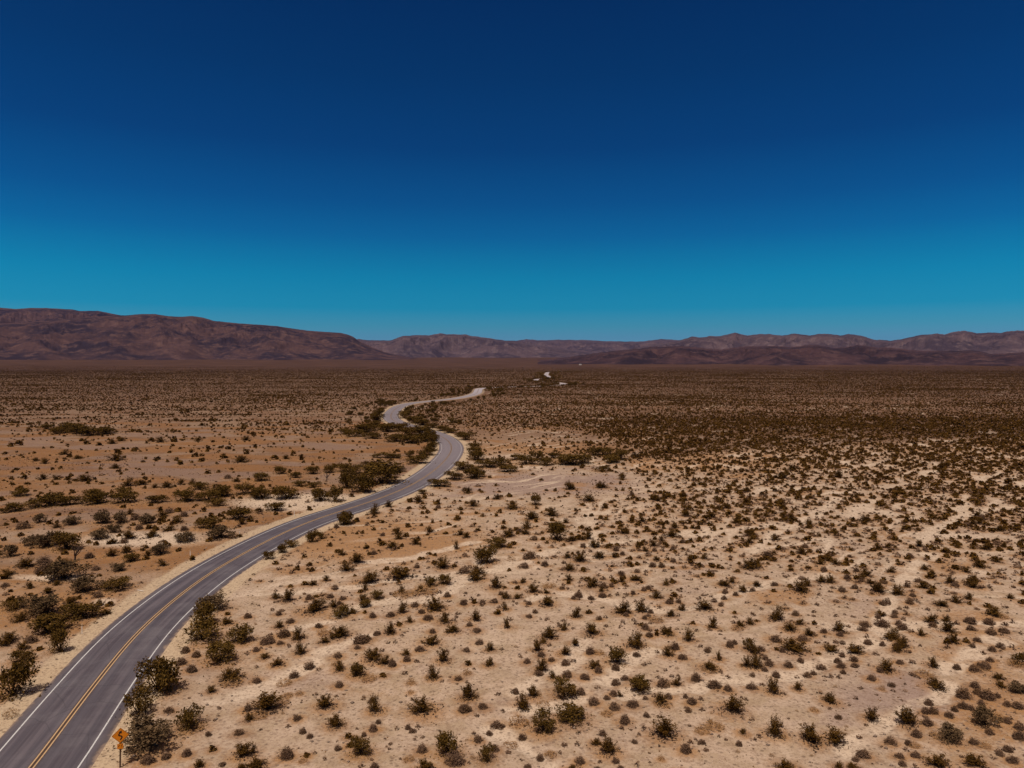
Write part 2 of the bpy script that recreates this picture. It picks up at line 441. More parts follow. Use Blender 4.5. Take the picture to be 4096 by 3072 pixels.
# ------------------------------------------------------------------ plants read off the photograph
# each tile: (x0, y0, pixels per photograph pixel); entries: kind, foot x, foot y, width, height
# C creosote bush, D low grey cushion shrub, B broad leafy thicket shrub, G dusty grey-green shrub, O dry straw tussock
TILES = [
((0, 2300, 2.149), """B110,1080,330,330 B190,770,180,120 B510,680,150,200 B430,530,330,170 B710,395,300,150 G370,370,320,190
B130,330,200,70 B1010,140,230,110 D840,200,100,70 G560,60,350,130 G740,160,240,140 C590,265,130,70 D55,195,60,35 D45,115,80,40
D205,120,40,20 C270,130,90,70 C410,170,100,60 D280,590,120,70 B1370,1050,330,320 B1190,1230,230,250 G1240,1550,450,280
B1620,1340,240,190 B1740,600,330,190 B1760,450,200,200 G1830,330,240,160 C1955,430,110,70 B2060,600,200,160 B1890,770,280,190
C1990,910,210,110 D1640,845,100,65 D1560,780,120,70 D1690,715,80,60 D1600,680,90,60 D2120,1160,90,70 C2140,1240,90,70
D1610,1560,95,70 D1430,1580,100,60 D1260,1640,140,70 D2065,1370,110,60 C1825,1505,70,60 C2090,1560,170,130 C1715,1659,100,80
D1910,1640,80,40 D1455,1190,90,50 O1990,950,180,50 O1640,1350,220,50 O60,1280,120,90 O620,400,200,70 O180,390,200,60 O1720,470,160,60"""),
((1000, 2300, 2.149), """C540,340,250,110 D245,345,70,50 C315,225,110,110 D225,235,55,35 D465,165,40,35 D430,200,40,25 D515,215,85,50
D730,130,75,55 D625,185,55,45 D680,205,80,45 D805,220,75,40 D775,260,60,40 B770,380,180,110 C885,340,100,60 B990,285,120,80 B1090,215,120,80
C1000,90,220,80 C985,145,60,60 D1155,95,50,35 B1555,105,120,90 B1670,85,120,90 C1310,170,100,70 C1465,150,70,60 D1690,205,80,50 D1635,160,50,30
C1955,50,150,60 C2110,120,120,110 D1905,230,50,45 D1995,260,60,45 D1835,270,70,55 D2100,250,90,50 C1590,320,190,120 D1420,285,80,45
C1295,350,110,110 D1480,350,80,45 C1680,440,130,100 C1930,410,110,110 D1885,455,70,45 D1775,380,45,30 D1530,410,100,35 D1050,380,80,50
D1215,375,90,35 C1200,520,110,100 C1285,450,60,40 C1370,425,60,60 D1305,535,45,25 C1740,500,120,70 D1575,510,75,45 D1950,500,90,35
C1545,605,140,100 D1460,655,95,50 D1250,590,50,35 C1020,570,100,60 D1095,525,80,40 D950,600,140,40 D930,650,70,35 C1060,740,170,110
D1130,660,60,35 D755,720,90,55 D600,470,85,45 D290,540,140,80 D155,600,140,80 C415,560,110,120 C440,680,110,110 C770,550,170,110
C640,590,90,60 D260,600,75,30 D340,620,40,25 D60,660,80,40 C230,770,110,70 D500,790,110,70 D590,810,50,35 C770,820,100,80 D1220,785,90,80
D1345,740,75,60 D1435,745,60,35 C1660,740,110,120 D1685,665,55,40 D1860,655,80,50 D1960,590,90,40 C2060,650,80,80 C2050,780,80,80
B920,870,140,120 O1020,900,140,60 D375,870,110,60 D50,905,100,45 O290,930,140,60 D765,955,85,55 C1145,870,60,45 D1330,850,60,35
C1580,890,100,120 D1785,895,90,50 O1380,930,80,60 O1870,850,80,60 C120,1165,230,170 O325,1040,100,40 O425,1020,70,40 D560,1025,60,35
D745,1035,45,25 D970,1050,60,40 C655,1140,170,120 C1080,1170,140,150 C1500,1190,240,150 C1870,1070,140,140 D1845,1180,120,70 O1380,1000,50,35
C730,1305,140,120 D405,1240,85,55 D330,1295,55,35 D450,1355,80,60 D510,1400,70,45 D1065,1330,90,80 D985,1370,65,60 D1110,1260,60,50
D1265,1315,50,40 D1355,1310,70,50 D1395,1340,70,40 D1445,1295,55,55 D1950,1210,50,35 D2120,1300,120,70 D1960,1430,90,80 D2065,1355,70,50
B950,1560,190,170 C850,1470,70,50 D755,1500,75,55 D310,1580,140,110 D640,1590,50,35 O455,1610,80,40 D1475,1540,120,80 B1710,1560,220,210
D1760,1650,170,120 B2030,1610,150,140 D2110,1520,90,70 C60,1659,160,100 C20,1530,60,90 O1365,1600,90,55 D955,1659,70,40 D1070,1659,80,50
O240,1110,180,80 O80,1220,160,50 O740,780,90,50 O640,530,130,60 O1330,200,200,50 O1500,180,220,50 O1560,890,130,50 O1880,1060,130,50"""),
((2000, 2300, 2.149), """C290,150,100,85 C50,205,90,60 C150,200,80,50 C400,260,130,90 D240,255,70,40 D145,255,35,30 C45,310,80,70 D300,325,55,55
C785,110,130,90 C590,50,70,60 D525,125,65,35 D665,185,85,55 D790,205,80,40 D950,105,60,50 D885,45,60,30 D1010,175,50,35 D1145,165,55,55
D1235,140,65,40 D1310,135,55,35 C1160,50,110,50 C1045,60,70,60 D880,185,80,30 D940,180,50,25 C650,370,80,90 C65,460,90,95 D245,365,70,35
D400,385,50,25 D855,395,60,40 D905,380,50,45 C1050,345,150,120 D1085,365,60,40 C1220,330,120,100 D1290,335,60,50 C1345,210,95,75
D1455,260,80,45 D1530,245,65,45 D1365,290,60,30 D1710,215,50,40 C1750,300,150,90 D1840,235,60,45 D1815,190,50,30 D1890,270,60,45
D1935,160,60,40 C2100,150,110,70 D2030,185,60,40 D1920,215,60,40 C1560,310,80,60 C1465,370,80,60 D1530,365,45,30 C430,550,130,110
C545,470,70,80 C320,650,90,105 C640,600,80,70 C550,690,110,90 C800,520,140,90 D1170,435,55,35 D1255,480,80,90 D915,450,50,30
C1830,465,85,110 D1890,495,50,30 D1285,545,70,45 C1345,530,50,60 C1160,640,160,130 C1620,580,110,110 D1350,665,50,40 D1490,650,100,70
D1985,630,90,70 D2020,605,60,50 B2130,650,90,100 B1010,770,180,150 D990,810,80,65 D1180,700,80,40 C360,820,110,120 D335,860,90,50
D180,705,45,35 D780,685,85,60 O850,690,90,45 D560,770,85,60 C820,810,130,80 D845,850,80,60 D630,740,60,30 D1240,785,60,25
C1790,820,150,90 O1800,840,130,40 D1900,840,55,45 C1880,740,75,85 D1680,920,100,75 D1565,730,90,40 C2120,800,90,100 D725,900,90,50
D580,880,90,60 B550,1060,220,170 D690,1025,110,70 C280,1050,120,100 C200,1145,150,130 D130,1015,90,60 D990,940,85,65 D1075,905,90,45
B1195,1010,190,150 D1400,955,110,80 C1510,950,90,90 D1850,975,140,75 D1955,1010,100,60 C1380,1110,130,120 D1450,1060,80,50 D980,1035,80,55
C1035,1030,60,60 D815,1110,105,80 D995,1160,110,70 D1140,1135,115,65 O370,1120,120,55 D1600,1060,60,45 D1650,1110,95,60 D1625,1180,70,55
D1740,1165,60,40 D1730,1080,60,40 C1980,1200,210,170 D1955,880,55,40 D2140,980,60,60 B600,1280,270,150 B370,1360,230,190 O160,1290,180,100
D20,1290,60,60 D190,1400,80,70 D1260,1220,75,50 D1065,1270,110,80 D1050,1320,55,45 D870,1375,80,60 C1415,1400,230,190 D675,1365,60,40
O920,1200,110,45 C930,1540,170,150 C820,1450,80,70 D685,1625,100,70 D335,1590,90,80 D1595,1520,120,85 O1385,1580,60,50 D855,1605,45,30
D1040,1659,70,40 D70,1530,60,40 O95,1460,130,50 O1840,1330,180,50 O1740,1360,140,70 D1680,1410,40,30 D240,1659,70,40 O1400,1130,150,60
O1340,420,130,60 O2040,480,110,50 O420,110,120,50 O430,1560,120,60"""),
((3000, 2300, 2.0183), """C405,155,130,100 C575,65,90,60 C650,65,90,70 D200,95,80,40 D745,150,75,65 D845,120,65,50 D765,200,60,35 D20,140,60,50
C55,100,100,60 D900,65,60,40 D790,35,70,45 D420,30,70,30 D650,150,45,30 C1195,170,130,90 D1265,110,60,40 D1345,60,80,40 C1400,120,110,70
D1080,85,70,30 D1275,75,50,35 C1770,80,110,90 D1650,95,80,30 D1310,155,60,30 D1310,190,70,35 D1330,220,50,30 D1290,250,70,50
D1105,240,80,70 D1065,250,70,30 D1265,280,50,30 D1265,335,60,35 D1180,320,65,40 D1155,350,70,40 C1060,330,90,50 D1030,345,60,40
C210,375,130,120 D295,290,55,30 D365,335,60,45 D690,340,50,25 D540,260,50,30 D420,245,60,25 C325,455,120,75 C520,400,45,40
C720,465,120,90 D800,415,50,30 D930,410,90,50 D910,450,85,35 D600,475,60,50 D605,505,40,25 D1065,415,130,35 D1240,375,50,40
D1210,410,70,50 D1235,440,100,45 D1300,465,60,30 C1455,390,110,80 D1480,420,80,40 C1380,495,90,70 C1590,465,140,100 D1665,400,70,30
D1780,395,115,50 D1925,390,110,40 D1785,450,85,50 C1960,340,140,80 O2040,350,100,40 D2065,405,60,45 D2115,380,50,35 D2045,465,90,40
D1945,480,90,50 C1540,260,110,60 C1770,205,100,60 C2090,190,80,50 D1830,285,50,30 C1140,530,150,100 D1075,575,60,45 C1190,630,100,80
D960,555,90,50 D940,500,50,40 D690,550,55,40 D745,555,60,40 D615,555,55,30 D425,535,100,50 D200,535,110,50 C360,630,210,100
D265,625,60,50 D300,745,90,55 D405,695,60,45 D585,750,95,55 C650,620,130,60 D735,655,65,50 C850,630,150,90 D1015,650,55,40
D720,710,80,50 D730,750,80,50 D745,795,60,45 D840,700,75,50 D845,750,60,45 C40,640,100,120 C50,760,110,120 D160,740,80,90
D125,775,60,40 C1590,565,60,60 D1835,545,70,40 D1795,595,60,55 D2020,590,80,50 D1960,625,80,50 B2165,740,110,110 C1480,745,110,95
C1095,785,130,110 D1050,790,60,40 D1680,760,80,50 D1940,710,70,40 D1890,770,120,55 D1815,790,110,40 D210,820,70,55 D20,820,55,45
D380,820,45,35 D465,815,70,55 D510,800,60,40 D600,825,45,35 D650,825,55,35 D720,835,55,40 C190,960,110,130 D20,930,90,55
D95,895,60,30 C380,920,70,70 C655,1030,120,90 O1065,920,50,50 C1500,920,150,90 D1725,1000,130,90 D1800,910,90,60 D1830,960,90,50
D1920,1010,120,80 G2150,960,160,100 D1445,1040,80,55 D1420,1125,90,65 D1490,1130,90,65 D1705,1080,100,65 D1645,1100,70,50
D1790,1100,70,45 D1605,1155,90,45 D1435,1215,90,60 G1900,1230,200,160 C980,1170,110,120 C1270,1215,190,150 C200,1300,150,160
C510,1360,160,150 C690,1355,180,130 D880,1295,55,45 D1135,1360,110,70 D1340,1300,90,70 G1610,1360,220,140 D1815,1385,90,60
D1280,1370,70,50 D920,1470,120,60 D1210,1475,90,45 D1235,1540,80,50 C1510,1558,180,110 C1820,1558,180,100 D2080,1440,80,60
D2020,1480,80,50 D2120,1540,110,60 D2075,1200,80,50 D2180,1260,100,80 D2170,1340,110,80 D1940,1290,80,50 D2080,1070,70,50
D2160,1090,90,60 C290,1558,150,60 C720,1558,80,60 C830,1558,90,50 D1340,1470,90,40 D1860,1050,70,50 O1400,830,160,60 O1320,1380,120,50
O1880,1400,120,60 O2150,760,120,60 O520,1100,70,40 O1530,1320,150,50 O2000,1180,150,60"""),
((1365, 1650, 1.6205), """B1395,840,100,120 B1390,775,110,70 B940,990,150,120 B1010,880,110,70 C385,1080,150,90 C665,1010,120,80
C880,1050,110,60 D795,1040,100,40 D1320,1000,60,35 O1100,965,60,35 D1220,960,100,50 C1555,970,110,75 D1185,1015,80,30 C1670,940,90,50
C1365,670,100,60 B1265,600,65,85 C500,585,70,50 B635,485,110,45 B525,530,60,35 C305,615,70,50 C210,665,80,70 B30,730,90,90 D590,540,30,25
D800,510,40,35 D890,485,40,25 C1690,495,90,40 C1820,440,60,45 C1490,505,90,60 C1010,565,60,40 C1110,630,110,50 C850,610,80,50 D630,625,40,30
C570,770,80,50 C375,830,70,50 C330,890,90,50 C90,980,110,70 C40,1030,100,60 C1240,700,100,60 C1200,760,90,60 C1080,815,90,60 C1195,795,60,40
D1250,835,60,35 D1570,880,45,30 C1645,875,90,60 C1600,820,70,60 C1475,1030,90,50 D1530,1190,60,45 C1900,1090,70,40 C750,890,50,60
C810,820,60,40 C2045,580,60,40 C1605,580,90,50 C1955,710,60,50 C2140,800,100,50 C2165,745,60,40
D1780,895,50,35 D1890,890,40,25 D1930,890,40,25 C2020,860,60,45 D2025,890,45,30 D1925,1040,50,30 D1970,1055,40,25 D1815,1060,50,45
D2015,1000,50,35 D2075,1005,50,50 D1695,1085,40,25 D1740,1025,40,25
B730,440,90,60 B790,375,110,45 B860,430,120,70 B880,310,80,60 B940,360,110,50 B1030,350,110,60 B1090,390,100,50 B1140,310,70,40
B1200,340,100,60 B1265,310,70,60 B1320,345,80,50 B1480,340,140,70 B1570,330,100,70 B1640,280,100,60 B1720,280,70,50 B1760,330,100,50
B1810,310,90,70 B1690,380,70,40 B1380,300,60,40 B860,240,70,40 B865,268,80,40 B810,180,90,50 B650,120,80,30 B700,135,70,35 B770,160,60,35
B300,130,100,60 B380,120,100,50 B440,150,120,60 B520,160,120,70 B585,185,80,75 B605,205,60,60 B250,120,70,40 B150,130,120,40 B90,160,100,50
B30,140,80,40 B200,170,90,40 B350,190,100,50 B450,200,110,50 B530,190,110,50 B570,280,70,60 B530,300,60,50 B480,335,120,60 B590,250,60,60
B440,290,60,40 B300,300,80,40 B230,300,50,30 B350,300,60,30 B250,480,220,150 B130,525,140,130 B40,500,90,120 B20,390,90,60 B90,400,70,60
B310,430,80,80 B210,400,120,80 G370,390,90,30
B230,60,70,50 B255,20,60,40 B220,95,60,40 B420,15,70,30 B400,40,60,45 B440,70,80,45 B500,85,80,40 B410,100,50,30 B560,105,70,30"""),
((600, 1850, 2.107), """B60,350,150,80 B300,340,180,120 B420,230,130,60 B490,330,200,110 B600,290,180,110 B560,370,150,60 B800,270,160,110
B880,300,90,60 B950,310,200,120 B1160,310,220,130 B930,160,110,70 B1110,100,100,70 B1230,130,80,50 B1370,100,100,70 B1510,90,80,70
B1260,200,90,50 B1380,210,100,50 B1440,330,160,130 B1560,340,120,150 B1050,410,170,90 B760,490,200,120 B490,575,190,110 G600,655,220,90
D900,410,45,30 D925,435,55,30 D1330,340,60,30 D740,555,60,30 D290,590,70,40 D1220,365,40,25 B1640,535,110,100 B1370,680,90,110
B1440,650,70,60 B1200,720,110,70 B1110,770,100,80 B970,840,110,80 D1830,450,40,30"""),
((0, 1650, 1.6205), """B30,650,60,40 B110,640,120,70 B240,620,180,90 B120,550,120,50 B350,590,130,80 B440,605,160,70 B630,600,160,90
B600,540,100,50 B810,600,160,90 B800,530,110,50 C820,480,90,60 C920,470,80,30 C560,445,90,40 G260,720,90,60 G470,730,120,60 G670,720,120,90
G790,720,110,80 G950,725,110,70 C1060,680,80,45 C1150,720,90,50 D1190,680,70,40 D1090,660,70,35 D880,700,70,40 C380,750,80,40 D150,760,110,50
G740,780,90,60 G660,820,140,60 C840,820,130,60 C980,820,100,40 D1195,780,60,35 C1010,770,50,40 D910,755,70,25 C1090,780,90,40 G1210,850,140,70
B440,900,180,130 G300,880,160,100 G210,870,120,70 G60,940,100,80 C710,930,90,60 D800,850,60,30 D580,940,70,40 D290,980,90,50 C820,910,80,60
B850,970,100,60 G1040,930,120,80 C1060,1000,70,50 C160,1010,140,70 C60,1060,90,50 D300,1040,140,40 C430,1000,100,60 G770,1030,110,50 D620,1020,70,35
B370,140,70,45 B440,130,110,60 B520,140,110,50 B600,150,120,45 B680,140,100,40 B300,110,70,35 B500,110,80,40
C120,215,50,40 C70,225,40,30 C290,335,60,40 C230,320,60,25 C410,275,80,30 C750,360,70,35 C760,265,50,30 C870,255,40,30 C560,205,50,30
C730,205,60,35 C780,190,60,25 C1130,195,45,40 C980,195,40,35 C1050,200,90,25 C1280,190,60,25 C1600,180,70,25 C750,310,110,30 C640,215,40,25
C1170,340,50,30 C1450,300,50,35 C1260,290,50,30 C1015,305,50,25 C1600,275,40,35 C1780,310,50,35 C1560,330,100,30 C1850,305,60,30 C1950,310,40,40
C1480,240,40,25 C1650,230,40,25 C1350,240,40,30 C105,375,40,20 C500,300,60,20 C155,435,40,35 C280,440,60,40 C370,440,60,35 C440,440,50,30
D390,430,50,25 D660,410,40,15 D660,345,30,20 C540,440,80,40 C940,435,40,20 D1480,430,60,25 C1240,465,50,40 C1170,465,50,40 C1530,450,60,30
C1000,490,60,30 C1080,490,90,30 C1350,400,45,25"""),
]
plants = []                                   # kind, x, y, width, height, photo x, photo y, read from the photograph?
for (x0, y0, s), txt in TILES:
    for e in txt.split():
        k = e[0]; a, b, w, h = (float(v) for v in e[1:].split(','))
        px, py, wp, hp = x0 + a / s, y0 + b / s, w / s, h / s
        gx, gy = ground_at(px, py)
        dist = math.hypot(gx, gy, CAM_H); se = CAM_H / dist; ce = math.sqrt(1 - se * se)
        py2 = py - 0.36 * wp * se * (0.9 if k in 'CG' else 1.0)
        gx, gy = ground_at(px, py2)
        m = math.hypot(gy, CAM_H * 0.3) / FPX
        wm = wp * m
        hm = max((hp - 0.42 * wp * se) / ce * m, wm * (0.20 if k == 'O' else 0.42))
        if k == 'D': hm = min(hm, 0.60 * wm)
        if k == 'B' and py < 2200: wm *= 1.34 if py < 1960 else 1.12; hm *= 1.02 if py < 1960 else 0.92
        plants.append([k, gx, gy, wm, hm, px, py, True])
n_read = len(plants)

# ------------------------------------------------------------------ further plants, by how densely the photograph shows each zone covered
def cover(px, py, x, y, rd):
    c = np.zeros_like(px)
    right = rd > 0
    far = py < 1640
    big = fbm(x / 150, y / 60, 3, 51); mid = fbm(x / 34, y / 22, 3, 55)
    # far plain
    cf = 0.74 + 0.44 * big + 0.16 * mid - 0.06 * (px < 1700) * (py > 1520)
    # right: dark belt
    belt_lo = np.interp(px, [1700, 2100, 2450, 3000, 4096], [1775, 1790, 1855, 1795, 1745])
    belt = sstep(1625, 1690, py) * (1 - sstep(-12, 8, py - belt_lo)) * sstep(1950, 2600, px + mid * 350)
    cr = 0.66 + 0.12 * big + 0.34 * belt
    lowc = sstep(2650, 2050, px + 300 * mid) * sstep(1690, 1735, py)
    cr = cr * (1 - lowc) + lowc * (0.34 + 0.25 * mid)
    # right field below the belt
    fld = np.interp(py, [1760, 1900, 2050, 2180, 2300, 2420, 2700, 3072], [0.90, 0.89, 0.87, 0.82, 0.56, 0.28, 0.13, 0.10])
    fld = fld * (0.45 + 0.55 * sstep(2100, 2900, px + (py - 1900) * 0.6)) + 0.06 * sstep(3400, 4000, px) * (py < 2320)
    pave = bump2(px, py, 2130, 1930, 420, 50)
    fld = fld * (1 - 0.85 * np.clip(pave * 1.3, 0, 1))
    cr = np.where(py > belt_lo, fld, cr)
    # left
    cl = np.interp(py, [1640, 1700, 1735, 1760, 1900, 2080, 2300], [0.60, 0.52, 0.42, 0.20, 0.17, 0.22, 0.14])
    cl = cl * np.clip(0.75 + 0.8 * mid + 1.9 * noise2(x / 75, y / 9, 57), 0.08, 2.4)
    c = np.where(far, cf, np.where(right, cr, cl))
    k = sstep(1600, 1660, py)
    c = np.where(far, c, cf * (1 - k) + c * k)
    return np.clip(c, 0.01, 0.975)

pxy = np.array([(p[1], p[2], p[3]) for p in plants])
grid = {}
for i, (gx, gy, w) in enumerate(pxy):
    grid.setdefault((int(gx // 6), int(gy // 6)), []).append(i)
def near_read(x, y, w):
    cx, cy = int(x // 6), int(y // 6)
    for a in (-1, 0, 1):
        for b in (-1, 0, 1):
            for i in grid.get((cx + a, cy + b), ()):
                q = pxy[i]
                if math.hypot(x - q[0], y - q[1]) < 0.42 * (q[2] + w): return True
    return False

FAR_END = 2700.0
edges = np.exp(np.linspace(math.log(32), math.log(FAR_END), 70))
TANX = 0.76
for z1, z2 in zip(edges[:-1], edges[1:]):
    area = TANX * (z2 * z2 - z1 * z1) + 110 * (z2 - z1)
    dmax = 1.7 if z1 < 230 else 1.15 if z1 < 430 else 0.7
    n = int(area * dmax)
    if z1 > 900: n = int(n * 0.45); dmax *= 0.45
    yy = np.sqrt(z1 * z1 + (z2 * z2 - z1 * z1) * rng.random(n)); xx = (rng.random(n) * 2 - 1) * (TANX * yy + 55)
    px, py = to_photo(xx, yy, np.zeros(n))
    rd = road_dist(xx, yy)
    c = cover(px, py, xx, yy, rd)
    t = CAM_H / yy
    # kind mix and size
    u = rng.random(n)
    pD = np.where(rd > 0, np.interp(py, [1700, 1950, 2250], [0.25, 0.72, 0.80]), 0.35)
    kind = np.where(u < pD, 'D', 'C')
    bpush = (rng.random(n) < 0.07) & (np.abs(rd) < 26) & (np.abs(rd) > 7) & (py < 1700)
    kind = np.where(bpush, 'B', kind)
    w = np.where(kind == 'D', 0.56, np.where(rd > 0, 0.92, 1.0)) * np.exp(0.30 * rng.normal(size=n))
    w = np.where(kind == 'B', 2.8 * np.exp(0.25 * rng.normal(size=n)), w)
    w = w * np.interp(yy, [60, 150, 300, 600, 1200], [1.0, 1.0, 0.92, 0.90, 1.05])
    h = w * np.where(kind == 'D', 0.48, 0.60) * (0.75 + 0.5 * rng.random(n))
    meanarea = np.where(rd > 0, 0.42, 0.50) + 0.35 * t
    c = c * (1 - 0.45 * sstep(1700, 2700, yy))
    dens = -np.log(1 - c) * t / meanarea * np.where(yy > 300, 1.35, 1.15)
    # nothing in the runnels; far plain thickens along the road as in the photograph
    ch = channels(xx, yy, rd) * (1 - sstep(260, 420, yy))
    dens = dens * (1 - 0.85 * sstep(0.15, 0.5, ch))
    hedge = (np.abs(rd) > 5.5) & (np.abs(rd) < 12) & (yy > 230) & ((yy < 430) | (yy > 745) | (rd < 0))
    dens = np.where(hedge, np.maximum(dens, np.where(yy > 640, 0.27, 0.13)), dens)
    h = np.where(hedge & (yy > 640), np.maximum(h, 1.3 + 0.8 * rng.random(n)), h)
    keep = (rng.random(n) < dens / dmax) & (np.abs(rd) > 5.4 + w * 0.4) & ~((yy > 470) & (yy < 700) & (rd > 0) & (rd < 13))
    for i in np.nonzero(keep)[0]:
        if yy[i] < 420 and near_read(xx[i], yy[i], w[i]): continue
        plants.append([kind[i], xx[i], yy[i], w[i], h[i], px[i], py[i], False])
# tiny seedlings and twiggy scraps among the nearer shrubs
n = 62000
yy = np.sqrt(40**2 + (230**2 - 40**2) * rng.random(n)); xx = (rng.random(n) * 2 - 1) * (TANX * yy + 25)
rd = road_dist(xx, yy); px, py = to_photo(xx, yy, np.zeros(n))
clump = fbm(xx / 9, yy / 9, 3, 61)
keep = (np.abs(rd) > 6.2) & (rng.random(n) < 0.35 + 1.3 * clump) & (channels(xx, yy, rd) < 0.25)
for i in np.nonzero(keep)[0]:
    w = 0.13 + 0.30 * rng.random() ** 2.6
    if not near_read(xx[i], yy[i], w):
        plants.append(['D' if rng.random() < 0.72 else 'O', xx[i], yy[i], w, w * (0.4 + 0.3 * rng.random()), px[i], py[i], False])
print('plants', n_read, len(plants))
# ------------------------------------------------------------------ ground sheet
def build_ground():
    front = np.radians(np.arange(-40, 40.001, 0.16))
    back = np.radians(np.arange(42, 318.1, 3.0))
    az = np.concatenate([front, back])                       # measured clockwise from the view direction
    rr = [18.0]
    while rr[-1] < 26000:
        r = rr[-1]
        step = 0.0036 if 45 < r < 420 else (0.0075 if r < 1800 else 0.03)
        rr.append(r * (1 + step))
    rr = np.array(rr)
    A, Rr = np.meshgrid(az, rr)                              # rows = radius
    X = (np.sin(A) * Rr).ravel(); Y = (np.cos(A) * Rr).ravel()
    rd = road_dist(X, Y)
    Z = height(X, Y, rd)
    na, nr = len(az), len(rr)
    idx = np.arange(na * nr).reshape(nr, na)
    nxt = np.roll(idx, -1, axis=1)
    faces = np.stack([idx[:-1], idx[1:], nxt[1:], nxt[:-1]], -1).reshape(-1, 4)[:, ::-1]
    c0 = len(X)
    V = np.stack([X, Y, Z], 1)
    # close the hole under the camera with one quad ring collapsed to a point
    V = np.concatenate([V, [[0, 0, 0.0]]])
    fan = np.stack([idx[0], nxt[0], np.full(na, c0), np.full(na, c0)], -1)
    me = mesh_np('ground', V, np.concatenate([faces, fan[:0]]), smooth=True)
    px, py = to_photo(X, Y, np.zeros_like(X))
    inview = Y > 40
    n1 = fbm(X / 14, Y / 14, 3, 81); n2 = fbm(X / 40, Y / 16, 3, 83)
    ch = channels(X, Y, rd)
    och = (0.95 * bump2(px, py, 1480, 2160, 460, 95) * (rd > 0) + 0.8 * bump2(px, py, 720, 2230, 260, 70) * (rd < 0)
           + 0.8 * bump2(px, py, 2200, 1795, 420, 26) + 0.8 * bump2(px, py, 250, 2440, 320, 120) * (rd < 0)
           + 0.55 * bump2(px, py, 3980, 2830, 220, 220) + 0.55 * bump2(px, py, 2850, 1850, 350, 45)
           + 0.70 * ((rd < 0) & (py > 2080)) * sstep(-0.05, 0.45, n1 + 0.5 * n2)
           + 0.75 * ((rd < 0) & (py > 1690) & (py < 2080)) * sstep(-0.1, 0.35, n2) + 0.5 * bump2(px, py, 500, 1960, 700, 30))
    och = np.clip(och * inview + 0.50 * sstep(0.15, 0.6, n1), 0, 1)
    grav = (1.0 * bump2(px, py, 2130, 1935, 480, 55) * (rd > 0) + 0.8 * bump2(px, py, 350, 1870, 900, 28) + 0.7 * bump2(px, py, 260, 2045, 420, 45)
            + 0.7 * bump2(px, py, 3480, 2790, 260, 110) + 0.5 * bump2(px, py, 1200, 2720, 330, 80) + 0.4 * bump2(px, py, 2600, 2950, 400, 80)
            + 0.7 * ((rd < 0) & (py > 1720) & (py < 2000)) * sstep(0.0, 0.35, -n2))
    grav = np.clip(grav * inview + 0.45 * sstep(0.05, 0.6, -n1) * (py < 2900), 0, 1)
    wash = np.clip(1.1 * bump2(px, py, 1230, 2010, 330, 42) * (rd < 0) + 0.9 * bump2(px, py, 560, 2160, 330, 40) * (rd < 0)
                   + 0.8 * bump2(px, py, 200, 2310, 240, 22) * (rd < 0) + 0.8 * bump2(px, py, 420, 2410, 70, 25) * (rd < 0), 0, 1) * inview
    tan_ = np.clip(np.where(rd > 0, sstep(1860, 1700, py), (0.35 + 0.55 * sstep(-0.25, 0.35, n2 + 0.6 * n1)) * sstep(2900, 2150, py) + 0.35 * sstep(2150, 2050, py)), 0, 1) * inview
    r = np.hypot(X, Y)
    scrub = sstep(270, 850, r) * 0.55 + sstep(1200, 2800, r) * 0.45
    blo = np.interp(px, [1700, 2100, 2450, 3000, 4096], [1775, 1790, 1855, 1795, 1745])
    scrub = np.maximum(scrub, 0.50 * inview * (rd > 0) * sstep(1600, 1690, py) * (1 - sstep(-12, 8, py - blo)) * sstep(2050, 2800, px + 250 * n2))
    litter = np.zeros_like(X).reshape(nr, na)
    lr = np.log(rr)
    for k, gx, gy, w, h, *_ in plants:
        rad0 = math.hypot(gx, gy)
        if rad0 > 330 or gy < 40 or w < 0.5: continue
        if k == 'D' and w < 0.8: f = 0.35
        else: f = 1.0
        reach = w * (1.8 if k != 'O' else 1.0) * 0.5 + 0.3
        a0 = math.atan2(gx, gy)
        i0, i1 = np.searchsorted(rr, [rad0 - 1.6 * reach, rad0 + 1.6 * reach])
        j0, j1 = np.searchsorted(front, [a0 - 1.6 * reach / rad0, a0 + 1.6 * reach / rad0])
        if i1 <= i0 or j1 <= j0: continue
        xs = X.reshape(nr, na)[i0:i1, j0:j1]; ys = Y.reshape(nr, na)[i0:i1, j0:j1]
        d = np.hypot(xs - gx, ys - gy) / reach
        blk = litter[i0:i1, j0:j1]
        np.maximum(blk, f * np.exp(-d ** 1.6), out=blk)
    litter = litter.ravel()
    for nme, v in (('chan', ch), ('road_gap', np.abs(rd)), ('litter', litter), ('ochre', och), ('gravel', grav), ('wash', wash), ('tan', tan_), ('scrub', scrub)):
        point_attr(me, nme, np.concatenate([v, [0]]))
    m, nt, bs = new_mat('desert_ground'); g = NT(nt)
    p = g.pos()
    fine = g.noise(p, 2.6, 5, 0.65); med = g.noise(p, 0.42, 4, 0.6); big = g.noise(p, 0.045, 4, 0.6); grain = g.noise(p, 9.0, 3, 0.7)
    vor = g.n('ShaderNodeTexVoronoi', feature='F1'); nt.links.new(p, vor.inputs['Vector']); vor.inputs['Scale'].default_value = 1.5
    SAND, PALE, GRAV, OCH, LIT, TAN, SCR = ((0.422, 0.296, 0.204), (0.535, 0.400, 0.284), (0.245, 0.162, 0.130), (0.290, 0.140, 0.050),
                                            (0.235, 0.120, 0.055), (0.134, 0.060, 0.025), (0.060, 0.029, 0.017))
    c = g.mix(g.ramp(med, 0.40, 0.66), SAND, (0.330, 0.225, 0.140))
    c = g.mix(g.math('MULTIPLY', g.ramp(big, 0.45, 0.65), 0.45), c, (0.36, 0.258, 0.180))
    c = g.mix(g.math('MULTIPLY', g.attr('tan'), 0.92), c, TAN)
